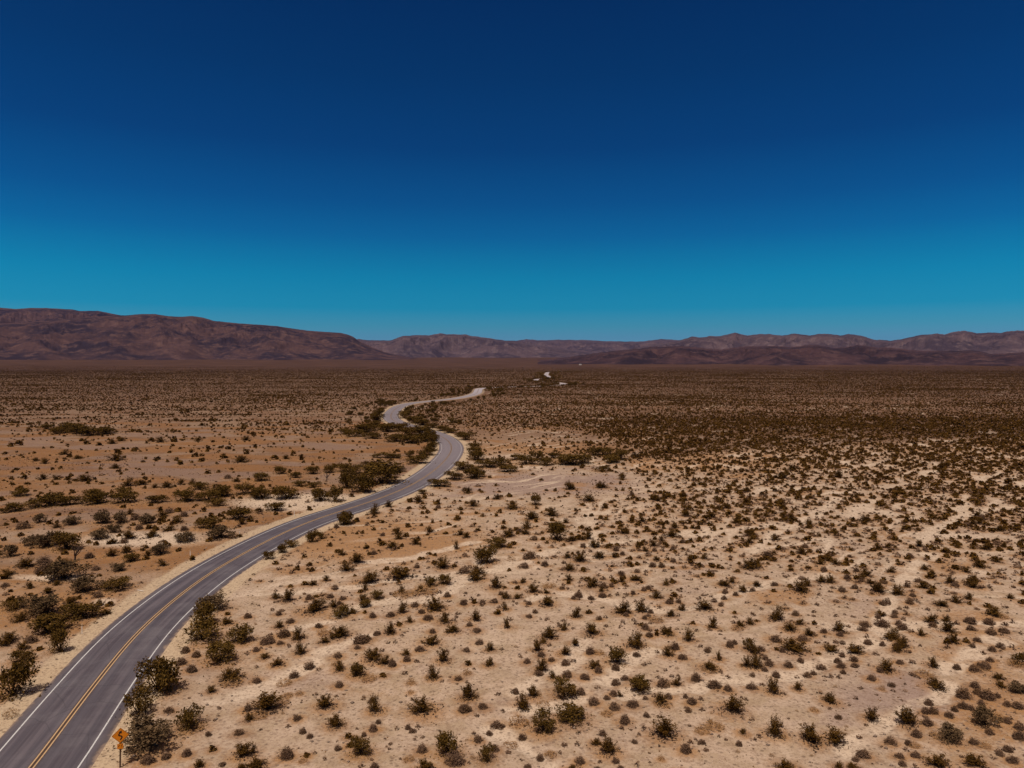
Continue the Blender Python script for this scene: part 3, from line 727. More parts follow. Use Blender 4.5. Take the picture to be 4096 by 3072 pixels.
    edge = lambda a, lo=0.25, hi=0.75, amt=1.0: g.math('MULTIPLY', g.ramp(g.math('ADD', g.attr(a), g.math('MULTIPLY', g.math('SUBTRACT', fine, 0.5), 0.7)), lo, hi), amt)
    c = g.mix(edge('gravel', 0.2, 0.8, 0.8), c, g.mix(g.attr('tan'), GRAV, (0.158, 0.084, 0.052)))
    c = g.mix(edge('ochre', 0.10, 0.65, 0.88), c, g.mix(g.attr('tan'), OCH, (0.205, 0.087, 0.025)))
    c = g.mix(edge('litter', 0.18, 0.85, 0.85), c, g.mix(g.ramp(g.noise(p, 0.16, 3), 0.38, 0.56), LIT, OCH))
    c = g.mix(edge('chan', 0.2, 0.8, 0.85), c, PALE)
    c = g.mix(edge('wash', 0.3, 0.75, 0.9), c, PALE)
    # bladed sandy shoulder beside the asphalt
    gap = g.attr('road_gap')
    sh = g.math('MULTIPLY', g.ramp(g.math('ADD', gap, g.math('MULTIPLY', g.math('SUBTRACT', med, 0.5), 1.6)), 6.9, 5.9), 0.9)
    c = g.mix(sh, c, (0.45, 0.325, 0.205))
    # pebbles and scraps
    c = g.mix(g.math('MULTIPLY', g.ramp(vor.outputs['Distance'], 0.30, 0.14), 0.65), c, (0.12, 0.075, 0.05))
    c = g.mix(g.math('MULTIPLY', g.ramp(g.noise(p, 4.0, 3, 0.7), 0.48, 0.66), 0.60), c, (0.17, 0.105, 0.07))
    c = g.mix(g.math('MULTIPLY', g.ramp(grain, 0.46, 0.30), 0.40), c, (0.55, 0.43, 0.33))
    c = g.mix(g.math('MULTIPLY', g.ramp(g.noise(p, 1.3, 4, 0.75), 0.50, 0.66), 0.42), c, (0.185, 0.110, 0.068))
    farn = g.ramp(g.noise(p, 0.006, 4, 0.65), 0.38, 0.68)
    c = g.mix(g.attr('scrub'), c, g.mix(farn, SCR, (0.088, 0.043, 0.026)))
    g.set(bs.inputs['Base Color'], c)
    bs.inputs['Specular IOR Level'].default_value = 0.05
    b = g.n('ShaderNodeBump'); b.inputs['Strength'].default_value = 0.45; b.inputs['Distance'].default_value = 0.05
    g.set(b.inputs['Height'], g.math('ADD', fine, g.math('MULTIPLY', grain, 0.4))); nt.links.new(b.outputs[0], bs.inputs['Normal'])
    me.materials.append(m)
    return tag(link('ground', me), 'pale sandy desert floor with ochre and pinkish gravel patches', kind='structure')
ground = build_ground()

# ------------------------------------------------------------------ road and its painted lines
def ribbon(name, offs, zs, mat, s0=0, s1=None):
    P = road[s0:s1]; N = nrm[s0:s1]
    zb = bajada(np.hypot(P[:, 0], P[:, 1]))
    k = len(offs)
    V = np.concatenate([np.stack([P[:, 0] + N[:, 0] * o, P[:, 1] + N[:, 1] * o, zb + z], 1)[:, None] for o, z in zip(offs, zs)], 1)
    n = len(P); idx = np.arange(n * k).reshape(n, k)
    F = np.stack([idx[:-1, :-1], idx[:-1, 1:], idx[1:, 1:], idx[1:, :-1]], -1).reshape(-1, 4)
    me = mesh_np(name, V.reshape(-1, 3), F, [mat], smooth=True)
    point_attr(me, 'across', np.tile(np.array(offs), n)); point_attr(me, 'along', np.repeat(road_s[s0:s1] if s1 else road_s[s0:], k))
    return link(name, me)

def asphalt():
    m, nt, bs = new_mat('asphalt'); g = NT(nt)
    p = g.pos(); ac = g.attr('across'); al = g.attr('along')
    cv = g.n('ShaderNodeCombineXYZ'); g.set(cv.inputs[0], g.math('MULTIPLY', ac, 1.6)); g.set(cv.inputs[1], g.math('MULTIPLY', al, 0.035))
    streak = g.noise(cv.outputs[0], 1.0, 4, 0.6)
    fine = g.noise(p, 5.0, 4, 0.7); blot = g.noise(p, 0.22, 4, 0.6)
    c = g.mix(g.ramp(streak, 0.35, 0.68), (0.062, 0.048, 0.054), (0.116, 0.092, 0.098))
    c = g.mix(g.math('MULTIPLY', g.ramp(blot, 0.42, 0.68), 0.45), c, (0.150, 0.128, 0.130))
    c = g.mix(g.math('MULTIPLY', g.ramp(fine, 0.50, 0.78), 0.35), c, (0.045, 0.040, 0.046))
    wheel = g.math('ABSOLUTE', g.math('SUBTRACT', g.math('ABSOLUTE', g.math('SUBTRACT', g.math('ABSOLUTE', ac), 1.75)), 0.85))
    c = g.mix(g.math('MULTIPLY', g.ramp(wheel, 0.55, 0.1), 0.35), c, (0.060, 0.050, 0.058))
    crk = g.n('ShaderNodeTexVoronoi', feature='DISTANCE_TO_EDGE'); crk.inputs['Scale'].default_value = 0.16
    wv = g.n('ShaderNodeVectorMath', operation='ADD'); nt.links.new(p, wv.inputs[0]); nt.links.new(g.n('ShaderNodeTexNoise').outputs['Color'], wv.inputs[1]); nt.links.new(wv.outputs[0], crk.inputs['Vector'])
    c = g.mix(g.math('MULTIPLY', g.ramp(crk.outputs['Distance'], 0.012, 0.004), 0.28), c, (0.035, 0.030, 0.032))
    # grazing-angle brightening of the far road, put into the base colour
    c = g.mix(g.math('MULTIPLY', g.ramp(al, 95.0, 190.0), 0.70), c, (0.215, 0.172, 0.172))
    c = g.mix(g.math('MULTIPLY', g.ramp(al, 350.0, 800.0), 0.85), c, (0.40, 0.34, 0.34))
    # dark strip along the centre where the yellow lines were repainted, and raw edges
    cen = g.math('MULTIPLY', g.math('MAXIMUM', g.math('MULTIPLY', g.ramp(g.math('ABSOLUTE', ac), 0.42, 0.20), 0.6), g.ramp(g.math('ABSOLUTE', ac), 0.16, 0.11)), 0.92)
    c = g.mix(cen, c, (0.060, 0.030, 0.016))
    edgew = g.math('MULTIPLY', g.ramp(g.math('ADD', g.math('ABSOLUTE', ac), g.math('MULTIPLY', g.math('SUBTRACT', blot, 0.5), 0.5)), 3.55, 3.95), 0.5)
    c = g.mix(edgew, c, (0.090, 0.066, 0.060))
    dust = g.math('MULTIPLY', g.ramp(g.math('ADD', g.math('ABSOLUTE', ac), g.math('MULTIPLY', g.math('SUBTRACT', g.noise(p, 0.9, 4), 0.5), 1.2)), 3.95, 4.35), 0.8)
    c = g.mix(dust, c, (0.30, 0.20, 0.135))
    g.set(bs.inputs['Base Color'], c); bs.inputs['Roughness'].default_value = 0.72; bs.inputs['Specular IOR Level'].default_value = 0.3
    b = g.n('ShaderNodeBump'); b.inputs['Strength'].default_value = 0.25; b.inputs['Distance'].default_value = 0.02
    g.set(b.inputs['Height'], fine); nt.links.new(b.outputs[0], bs.inputs['Normal'])
    return m

def paint(name, col, worn):
    m, nt, bs = new_mat(name); g = NT(nt); p = g.pos()
    f = g.math('MULTIPLY', g.ramp(g.noise(p, 3.0, 5, 0.7), 0.50, 0.72), 0.6)
    al = g.attr('along')
    f = g.math('MAXIMUM', f, g.math('MULTIPLY', g.ramp(al, 95.0, 210.0), worn))
    g.set(bs.inputs['Base Color'], g.mix(f, col, (0.20, 0.155, 0.14))); bs.inputs['Roughness'].default_value = 0.6
    return m

rw = 4.08
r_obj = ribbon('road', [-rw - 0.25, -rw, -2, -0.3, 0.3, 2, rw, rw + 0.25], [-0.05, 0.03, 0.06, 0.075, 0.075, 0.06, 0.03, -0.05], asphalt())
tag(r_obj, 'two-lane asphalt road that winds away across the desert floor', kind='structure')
M_WHITE = paint('white_road_paint', (0.52, 0.49, 0.46), 0.5)
M_YELL = paint('yellow_road_paint', (0.48, 0.300, 0.150), 0.6)
HALF = 3.34
for side, what in ((-1, 'white edge line along the road on the delineator side'), (1, 'white edge line along the road on the warning sign side')):
    o = side * HALF
    zz = 0.046
    tag(ribbon('road_edge_line', [o - 0.06, o + 0.06], [zz, zz], M_WHITE), what, kind='structure')
for o in (-0.16, 0.16):
    tag(ribbon('road_centre_line', [o - 0.055, o + 0.055], [0.080, 0.080], M_YELL), 'one stripe of the double yellow centre line', kind='structure')

# ------------------------------------------------------------------ mountains
def prof(pts, xs): 
    p = np.array(pts, float); return np.interp(xs, p[:, 0], p[:, 1])

def mountain_mat(name, base, light, dark):
    m, nt, bs = new_mat(name); g = NT(nt); p = g.pos()
    n1 = g.noise(p, 0.0030, 5, 0.62); n2 = g.noise(p, 0.014, 4, 0.65)
    c = g.mix(g.ramp(n1, 0.40, 0.60), dark, base)
    c = g.mix(g.math('MULTIPLY', g.ramp(n2, 0.46, 0.72), 0.6), c, light)
    c = g.mix(g.math('MULTIPLY', g.ramp(g.noise(p, 0.05, 3, 0.7), 0.50, 0.72), 0.55), c, dark)
    g.set(bs.inputs['Base Color'], c); bs.inputs['Specular IOR Level'].default_value = 0.02
    rn = g.n('ShaderNodeTexNoise', noise_type='RIDGED_MULTIFRACTAL'); nt.links.new(p, rn.inputs['Vector']); rn.inputs['Scale'].default_value = 0.0045; rn.inputs['Detail'].default_value = 5
    b = g.n('ShaderNodeBump'); b.inputs['Strength'].default_value = 0.8; b.inputs['Distance'].default_value = 32.0
    nt.links.new(rn.outputs['Fac'], b.inputs['Height']); nt.links.new(b.outputs[0], bs.inputs['Normal'])
    return m

def range_mesh(name, pts, ridge, foot, mat, label, seed, rough=1.0, rows=70, du=2.4, spur=420.0, taper=None):
    """A range whose crest follows the outline traced from the photograph, `ridge` metres away; its slopes, spurs and gullies are modelled."""
    x0, x1 = pts[0][0], pts[-1][0]
    us = np.arange(x0, x1 + 0.1, du)
    ys = prof(pts, us)
    ys = ys + (0.7 + 2.6 * max(rough - 0.9, 0)) * fbm(us / 24.0, us * 0 + seed, 4, seed)
    ang = np.arctan2(us - 2048, FPX)
    rid = ridge * (1 + 0.06 * noise2(us / 300, us * 0 + 3.3, seed)) / np.cos(ang) ** 0.0
    H = CAM_H + (1440 - ys) / FPX * (rid * np.cos(ang)) 
    ft = foot * (1 + 0.10 * noise2(us / 220, us * 0 + 9.1, seed + 2))
    ts = np.concatenate([np.linspace(0, 1, rows), np.linspace(1.06, 2.0, 14)])
    U, T = np.meshgrid(us, ts)
    Rr = np.where(T <= 1, ft[None] + (rid - ft)[None] * T, rid[None] + (rid - ft)[None] * 0.8 * (T - 1))
    AA = np.broadcast_to(ang[None], U.shape)
    X = np.sin(AA) * Rr; Y = np.cos(AA) * Rr
    zf = bajada(Rr) - 2.0
    up = np.where(T <= 1, T, np.maximum(0, 2 - T) )
    base_prof = np.where(T <= 1, 0.22 * up + 0.78 * up ** 1.45, up ** 1.2)
    env = np.clip(4.2 * up * (1 - up) ** 1.15, 0, 1)
    wx = fbm(X / 900, Y / 900, 3, seed + 7) * 260
    rg = ridged((X + wx) / spur, (Y + wx * 0.6) / (spur * 1.7), 5, seed + 11, 0.52)
    Hh = np.maximum(H[None] - bajada(rid)[None], 8.0)
    Z = zf + Hh * (base_prof + rough * env * (0.34 * rg - 0.05))
    Z = np.where(T <= 0.001, zf - 4, Z)
    # no slope may rise above the traced crest line as seen from the road
    lim = CAM_H + (H - CAM_H)[None] * (Rr / rid[None])
    Z = np.where(T < 0.985, np.minimum(Z, lim - 0.0005 * Rr - 0.030 * (1 - T) * (Rr - ft[None])), Z)
    Z = np.where(T > 1.015, np.minimum(Z, lim - 0.0005 * Rr - 0.05 * (T - 1) * (rid - ft)[None]), Z)
    nT, nU = X.shape; idx = np.arange(nT * nU).reshape(nT, nU)
    F = np.stack([idx[:-1, :-1], idx[:-1, 1:], idx[1:, 1:], idx[1:, :-1]], -1).reshape(-1, 4)
    me = mesh_np(name, np.stack([X, Y, Z], -1).reshape(-1, 3), F, [mat], smooth=True)
    return tag(link(name, me), label, kind='structure')

M_MTL = mountain_mat('near_mountain_rock', (0.070, 0.037, 0.034), (0.145, 0.078, 0.062), (0.026, 0.017, 0.023))
M_MTR = mountain_mat('dark_mountain_rock', (0.058, 0.030, 0.031), (0.115, 0.062, 0.055), (0.022, 0.014, 0.019))
M_MTF = mountain_mat('far_mountain_rock', (0.088, 0.056, 0.062), (0.160, 0.108, 0.106), (0.044, 0.030, 0.040))
range_mesh('mountain', [(-900, 1215), (-300, 1225), (0, 1230), (68, 1236), (123, 1232), (185, 1232), (296, 1238), (321, 1244), (395, 1243), (475, 1259), (560, 1275), (700, 1310), (900, 1380)],
           9800, 7600, M_MTL, 'dark high mountain crest behind the long brown range', 3, 0.7)
range_mesh('mountain', [(-900, 1330), (-300, 1305), (100, 1290), (300, 1272), (475, 1261), (512, 1261), (568, 1256), (623, 1256), (673, 1264), (722, 1267), (771, 1264), (815, 1270), (858, 1283), (957, 1293),
                        (1049, 1299), (1111, 1304), (1173, 1314), (1234, 1322), (1365, 1331), (1390, 1337), (1414, 1346), (1440, 1366), (1480, 1384), (1540, 1402), (1620, 1418), (1700, 1432)],
           7000, 5000, M_MTL, 'long brown mountain range with rounded ridges and gullies', 13, 0.65)
range_mesh('mountain', [(1340, 1372), (1400, 1362), (1433, 1356), (1480, 1361), (1562, 1361), (1612, 1344), (1674, 1340), (1717, 1340), (1760, 1333), (1797, 1338), (1859, 1338), (1890, 1344), (1951, 1351), (2013, 1361), (2075, 1366), (2160, 1380), (2260, 1395), (2400, 1412)],
           9000, 6600, M_MTF, 'purplish mountain with a rounded crest in the valley gap', 23, 1.4, 70, 2.4, 360.0)
range_mesh('mountain', [(1950, 1372), (2013, 1363), (2075, 1362), (2106, 1357), (2161, 1361), (2200, 1360), (2254, 1359), (2300, 1360), (2352, 1360), (2414, 1364), (2507, 1366), (2568, 1366), (2599, 1362), (2642, 1356), (2723, 1361), (2800, 1364), (2900, 1372)],
           14000, 9500, M_MTF, 'lowest and hazy farthest hills in the valley gap', 33, 1.4)
range_mesh('mountain', [(2560, 1382), (2650, 1372), (2700, 1364), (2730, 1358), (2767, 1346), (2798, 1351), (2841, 1344), (2880, 1344), (2940, 1331), (2989, 1341), (3039, 1337), (3075, 1336), (3125, 1342), (3175, 1334), (3236, 1342), (3273, 1335), (3323, 1335), (3360, 1341), (3391, 1335), (3440, 1342), (3490, 1357), (3557, 1362),
                        (3625, 1352), (3687, 1338), (3749, 1334), (3774, 1338), (3811, 1328), (3854, 1321), (3903, 1332), (3950, 1329), (3990, 1332), (4027, 1325), (4096, 1321), (4400, 1318), (5000, 1330)],
           7600, 5200, M_MTF, 'jagged hazy mountain range behind the dark low hills', 43, 1.5, 80, 2.4, 340.0)
range_mesh('mountain', [(2150, 1440), (2300, 1424), (2380, 1412), (2439, 1404), (2537, 1394), (2630, 1385), (2730, 1384), (2820, 1392), (2884, 1397), (2977, 1385), (3082, 1383), (3160, 1387), (3255, 1378), (3330, 1390), (3378, 1388), (3428, 1378), (3500, 1389), (3564, 1389), (3656, 1400), (3780, 1403), (3891, 1400), (3970, 1415), (4096, 1408), (4400, 1400), (5000, 1410)],
           4700, 3250, M_MTR, 'low dark brown rocky hills in front of the jagged range', 53, 1.6, 70, 2.4, 200.0)

# ------------------------------------------------------------------ plants
def two_mats(fol, stm, m1, m2, name):
    v, f = join([fol, stm])
    return mesh_np(name, v, f, [m1, m2], np.concatenate([np.zeros(len(fol[1])), np.ones(len(stm[1]))]))
PROTO = {}
for k, fn, ml, n in (('C', creosote, M_CREO, 8), ('B', thicket, M_THIC, 7), ('G', thicket, M_GREY, 3)):
    PROTO[k] = []
    for i in range(n):
        fol, stm, low = fn()
        nm = {'C': 'creosote', 'B': 'thicket', 'G': 'dusty'}[k]
        wood = stm if low is None else join([stm, low])
        fm = mesh_np(nm + '_foliage', *fol, [ml]) if low is None else two_mats(fol, low, ml, M_STEM, nm + '_foliage')
        PROTO[k].append((fm, mesh_np(nm + '_stems', *stm, [M_STEM]), two_mats(fol, wood, ml, M_STEM, nm), fol, wood))
PROTO['D'] = []
for i in range(7):
    fol, core = dome()
    v, f = join([fol, core]); PROTO['D'].append((None, None, mesh_np('cushion', v, f, [M_BURS]), fol, core))
PROTO['O'] = []
for i in range(4):
    fol = tussock(); PROTO['O'].append((None, None, mesh_np('tussock', *fol, [M_STRAW]), fol, None))

P = []
for q in plants:
    k, x, y, w, h, px, py, read = q
    P.append(dict(k=k, x=x, y=y, w=w, h=h, px=px, py=py, read=read))
rds = road_dist(np.array([p['x'] for p in P]), np.array([p['y'] for p in P]))
for p, rd in zip(P, rds):
    lim = 4.55 + 0.30 * p['w']
    if abs(rd) < lim:                                     # stand beside the asphalt, not on it
        i = int(np.argmin((road[:, 0] - p['x']) ** 2 + (road[:, 1] - p['y']) ** 2)); sgn = 1 if rd >= 0 else -1
        p['x'] = road[i, 0] + nrm[i, 0] * sgn * lim; p['y'] = road[i, 1] + nrm[i, 1] * sgn * lim
    p['rd'] = rd
zs = height(np.array([p['x'] for p in P]), np.array([p['y'] for p in P]))
for p, z in zip(P, zs):
    p['z'] = float(z); p['d'] = math.hypot(p['x'], p['y'], CAM_H)
    p['wpx'] = p['w'] / p['y'] * 725.0; p['area'] = p['w'] * p['h'] / p['d'] ** 2
    ax, ay = to_photo(p['x'], p['y'], p['z'] + 0.3 * p['h']); p['px'], p['py'] = float(ax), float(ay)
    p['seen'] = -20 < p['px'] < 4116 and p['py'] < 3090

KIND = {'C': ('creosote_bush', 'olive creosote bush', 'creosote bush', 'creosote bushes on the desert floor', 300),
        'D': ('cushion_shrub', 'grey-brown cushion shrub', 'cushion shrub', 'grey-brown cushion shrubs on the sand', 300),
        'B': ('thicket_shrub', 'dark leafy shrub', 'leafy shrub', 'dark leafy shrubs along washes and road', 300),
        'G': ('dusty_shrub', 'dusty grey-green shrub', 'dusty shrub', 'dusty grey-green shrubs', 60),
        'O': ('grass_tussock', 'straw-coloured low tussock', 'dry tussock', 'dry straw tussocks', 120)}
singles = []; rest = {k: [] for k in KIND}
for k in KIND:
    ps = sorted((p for p in P if p['k'] == k), key=lambda p: -p['area'] * (1.0 if p['seen'] else 1e-6))
    lim = KIND[k][4]
    for i, p in enumerate(ps):
        if i < lim and p['seen'] and p['wpx'] > 2.2: singles.append(p)
        else: rest[k].append(p)

# --- labels
NUM = ['zero', 'one', 'two', 'three', 'four', 'five', 'six', 'seven', 'eight', 'nine', 'ten', 'eleven', 'twelve', 'thirteen', 'fourteen', 'fifteen', 'sixteen', 'seventeen', 'eighteen', 'nineteen', 'twenty']
ORD = ['', 'second ', 'third ', 'fourth ', 'fifth ', 'sixth ', 'seventh ', 'eighth ', 'ninth ', 'tenth ', 'eleventh ', 'twelfth ', 'thirteenth ', 'fourteenth ', 'fifteenth ', 'sixteenth ', 'seventeenth ', 'eighteenth ', 'nineteenth ', 'twentieth ']
SIZES = {'C': (0.95, 1.35, 1.9), 'D': (0.55, 0.72, 0.95), 'B': (2.2, 3.2, 4.6), 'G': (2.4, 3.2, 4.6), 'O': (0.9, 1.4, 2.0)}
def size_word(p):
    a, b, c = SIZES[p['k']]; w = p['w']
    s = 'small' if w < a else 'mid-sized' if w < b else 'large' if w < c else 'very large'
    asp = p['h'] / p['w']
    if p['k'] in 'CBG' and asp > 1.0: s += ' tall'
    elif p['k'] != 'O' and asp < 0.5: s += ' flat'
    return s
def place(p):
    px, py, rd = p['px'], p['py'], p['rd']
    rows = ((2960, 'at bottom edge'), (2780, 'near the bottom'), (2600, 'in the foreground'), (2430, 'behind the foreground'), (2270, 'in nearer middle'),
            (2110, 'in mid-distance'), (1980, 'beyond the middle'), (1860, 'well back'), (1740, 'far back'), (0, 'on far plain'))
    row = next(t for lim, t in rows if py >= lim)
    if abs(rd) < 9.5:
        return row, ('right roadside' if rd > 0 else 'left roadside')
    if rd < 0 and py > 1700:
        c = 'left of road' if px > 450 + (3072 - py) * 0.2 else 'by left edge'
        return row, c
    cols = ((700, 'at the far left'), (1300, 'left'), (1800, 'left of centre'), (2300, 'in the centre'), (2800, 'right of centre'), (3300, 'on the right'), (3750, 'far right'), (9999, 'by right edge'))
    return row, next(t for lim, t in cols if px < lim)
SHORT = {'C': 'creosote', 'D': 'cushion shrub', 'B': 'leafy shrub', 'G': 'dusty shrub', 'O': 'straw tussock'}
sx = np.array([p['px'] for p in singles]); sy = np.array([p['py'] for p in singles]); sw = np.array([p['area'] for p in singles])
def neighbour(i):
    p = singles[i]
    dx = sx - p['px']; dy = (sy - p['py']) * 1.4; d = np.hypot(dx, dy); d[i] = 1e9
    d = np.where(sw > 1.5 * p['area'], d, 1e9)
    j = int(d.argmin())
    if d[j] > 4 * 1.6 * (p['wpx'] + singles[j]['wpx']) * 0.5 + 12: return None
    q = singles[j]; ddx, ddy = p['px'] - q['px'], (p['py'] - q['py']) * 1.4
    if abs(ddx) > abs(ddy): rel = 'left of' if ddx < 0 else 'right of'
    else: rel = 'behind' if ddy < 0 else 'in front of'
    return f"just {rel} a {size_word(q).replace('mid-sized', 'medium')} {SHORT[q['k']]}"
base = {}
for i, p in enumerate(singles):
    r, c = place(p); p['row'], p['col'] = r, c
    p['sz'] = size_word(p)
    base.setdefault((p['k'], p['sz'], r, c), []).append(i)
full = {}
for i, p in enumerate(singles):
    nb = neighbour(i)
    p['nb'] = nb
    if nb: full.setdefault(f"{p['sz']} {KIND[p['k']][1]} {nb}, {p['row']}, {p['col']}", []).append(i)
for key, ids in base.items():
    k, sz, r, c = key
    ids.sort(key=lambda i: -singles[i]['py'])
    for n_, i in enumerate(ids):
        p = singles[i]
        stem = f"{sz} {KIND[k][1]} {r}, {c}"
        lab = stem
        if len(ids) > 1:
            f = f"{sz} {KIND[k][1]} {p['nb']}, {r}, {c}" if p['nb'] else None
            if f and len(full[f]) == 1 and len(f.split()) <= 16: lab = f
            else:
                cnt = NUM[len(ids)] if len(ids) <= 20 else str(len(ids))
                lab = f"{stem}, " + (f"farthest of {cnt}" if n_ == len(ids) - 1 else f"{ORD[n_] if n_ < 20 else str(n_ + 1) + 'th '}nearest of {cnt}")
        p['label'] = lab

for n_, p in enumerate(singles):
    nm, noun, cat, group, _ = KIND[p['k']]
    fo, st, one, *_r = PROTO[p['k']][rng.integers(len(PROTO[p['k']]))]
    rot = rng.random() * 2 * math.pi
    asp = (p['w'] * (0.92 + 0.16 * rng.random()), p['w'] * (0.92 + 0.16 * rng.random()), p['h'])
    parts = p['k'] in 'CBG' and p['wpx'] > 13
    o = bpy.data.objects.new(nm, None if parts else one); COL.objects.link(o)
    o.location = (p['x'], p['y'], p['z'] - 0.02); o.rotation_euler = (0, 0, rot); o.scale = asp
    if parts: o.empty_display_size = 0.3
    tag(o, p['label'], cat, group)
    if parts:
        link('foliage', fo, o); link('stems', st, o)

# --- everything beyond the few hundred largest: one mass per kind
LOW = {'C': [fit(join([lump(22, 0.40, 0.42, 0.20), (lambda t: (t[0] * 0.8 + np.array([rng.normal() * .12, rng.normal() * .12, .25]), t[1]))(lump(20, 0.28, 0.6, 0.18))]))[0] for _ in range(5)],
       'D': [lump(20, 0.44, 0.85, 0.20) for _ in range(4)], 'B': [fit(join([(lambda t: (t[0] * 0.6 + np.array([rng.normal() * .2, rng.normal() * .2, .1 + .2 * rng.random()]), t[1]))(lump(34, 0.28, 0.55, 0.15)) for _ in range(4)]))[0] for _ in range(3)]}
LOW['G'] = LOW['B']; LOW['O'] = [lump(16, 0.42, 0.5, 0.16) for _ in range(3)]
FARL = {'C': [lump(12, 0.36, 0.8, 0.40) for _ in range(6)], 'D': [lump(10, 0.38, 0.8, 0.40) for _ in range(4)]}
FARL['B'] = [lump(14, 0.36, 0.8, 0.24) for _ in range(4)]; FARL['G'] = FARL['B']; FARL['O'] = FARL['D']
MASS = {'C': ('creosote_scrub', M_CREO, 'thousands of smaller olive creosote bushes spread across the valley floor'),
        'D': ('cushion_scrub', M_BURS, 'countless smaller grey-brown cushion shrubs and seedlings on the sand'),
        'B': ('thicket_scrub', M_THIC, 'far dark leafy shrubs lining the distant road'), 'G': ('dusty_scrub', M_GREY, 'far dusty shrubs'),
        'O': ('dry_grass', M_STRAW, 'scattered scraps of dry straw-coloured grass')}
for k, ps in rest.items():
    if not ps: continue
    VV, FF, off = [], [], 0
    buckets = {}
    for p in ps:
        lod = 0 if p['wpx'] > 9 else 1 if p['wpx'] > 3.2 else 2
        src = PROTO[k] if lod == 0 else LOW[k] if lod == 1 else FARL[k]
        buckets.setdefault((lod, int(rng.integers(len(src)))), []).append(p)
    for (lod, i), qs in buckets.items():
        if lod == 0:
            e = PROTO[k][i]; v, f = join([e[3], e[4]]) if e[4] is not None else e[3]
        else: v, f = (LOW if lod == 1 else FARL)[k][i]
        n = len(qs)
        a = rng.random(n) * 2 * np.pi; ca, sa = np.cos(a), np.sin(a)
        w = np.array([q['w'] for q in qs]); h = np.array([q['h'] for q in qs])
        X = (v[None, :, 0] * ca[:, None] - v[None, :, 1] * sa[:, None]) * w[:, None] + np.array([q['x'] for q in qs])[:, None]
        Y = (v[None, :, 0] * sa[:, None] + v[None, :, 1] * ca[:, None]) * w[:, None] + np.array([q['y'] for q in qs])[:, None]
        Z = v[None, :, 2] * h[:, None] + np.array([q['z'] for q in qs])[:, None] - 0.02
        VV.append(np.stack([X, Y, Z], -1).reshape(-1, 3))
        FF.append((f[None] + (np.arange(n) * len(v))[:, None, None]).reshape(-1, 3) + off); off += n * len(v)
    nm, mt, lab = MASS[k]
    o = link(nm, mesh_np(nm, np.concatenate(VV), np.concatenate(FF), [mt]))
    tag(o, lab, kind='stuff')
    print('mass', nm, len(ps), off)
def stones():
    n = 7000
    y = np.sqrt(48 ** 2 + (150 ** 2 - 48 ** 2) * rng.random(n)); x = (rng.random(n) * 2 - 1) * TANX * y
    k = (np.abs(road_dist(x, y)) > 5.0) & (rng.random(n) < 0.4 + 1.2 * fbm(x / 7, y / 7, 2, 91)); x, y = x[k], y[k]; n = len(x)
    z = height(x, y); s = 0.05 + 0.13 * rng.random(n) ** 2.5
    o = np.array([(1, 0, 0), (0, 1, 0), (-1, 0, 0), (0, -1, 0), (0, 0, 0.8), (0, 0, -0.5)], float)
    f = np.array([(0, 1, 4), (1, 2, 4), (2, 3, 4), (3, 0, 4), (1, 0, 5), (2, 1, 5), (3, 2, 5), (0, 3, 5)])
    V = (o[None] * (0.6 + 0.8 * rng.random((n, 6, 1)))) * s[:, None, None] + np.stack([x, y, z + s * 0.2], 1)[:, None]
    tag(link('loose_stones', mesh_np('loose_stones', V.reshape(-1, 3), (f[None] + 6 * np.arange(n)[:, None, None]).reshape(-1, 3), [M_PEB])), 'small loose stones strewn over the sand', kind='stuff')
stones()
print('singles', {k: sum(p['k'] == k for p in singles) for k in KIND})
# ------------------------------------------------------------------ warning sign
def bm_obj(name, bm, mat, parent=None, bevel=0.0):
    me = bpy.data.meshes.new(name); bm.normal_update(); bm.to_mesh(me); bm.free(); me.materials.append(mat)
    return link(name, me, parent)

def prism(bm, pts, y0, y1):
    """Closed outline in the x-z plane, thickness from y0 to y1."""
    a = [bm.verts.new((x, y0, z)) for x, z in pts]; b = [bm.verts.new((x, y1, z)) for x, z in pts]
    n = len(pts)
    bm.faces.new(a); bm.faces.new(b[::-1])
    for i in range(n):
        bm.faces.new((a[i], b[i], b[(i + 1) % n], a[(i + 1) % n]))
    bmesh.ops.recalc_face_normals(bm, faces=bm.faces)

def rounded(pts, r, n=5):
    out = []
    k = len(pts)
    for i in range(k):
        p0, p1, p2 = (np.array(pts[(i + j) % k], float) for j in (-1, 0, 1))
        a = p1 + (p0 - p1) / np.linalg.norm(p0 - p1) * r; b = p1 + (p2 - p1) / np.linalg.norm(p2 - p1) * r
        for t in np.linspace(0, 1, n): out.append(tuple((1 - t) ** 2 * a + 2 * t * (1 - t) * p1 + t * t * b))
    return out

def thick_line(pts, w):
    pts = np.array(pts, float); d = np.gradient(pts, axis=0); d /= np.linalg.norm(d, axis=1)[:, None]
    n = np.stack([-d[:, 1], d[:, 0]], 1)
    w = np.broadcast_to(np.asarray(w, float), (len(pts),))[:, None]
    return [tuple(p) for p in pts + n * w / 2] + [tuple(p) for p in (pts - n * w / 2)[::-1]]

M_SIGN = plain_mat('amber_sign_face', (0.60, 0.185, 0.010), 0.45, 0.12, 3.0)
M_BLACK = plain_mat('black_sign_ink', (0.018, 0.010, 0.008), 0.5, 0.2)
M_ALU = plain_mat('sheet_metal', (0.33, 0.30, 0.28), 0.45, 0.3, 5.0, 0.6)
M_POST = plain_mat('weathered_wood', (0.085, 0.040, 0.020), 0.85, 0.5, 8.0)
M_DELI = plain_mat('white_plastic', (0.72, 0.64, 0.56), 0.5, 0.15, 9.0)
M_REFL = plain_mat('amber_reflector', (0.55, 0.30, 0.06), 0.25, 0.1)

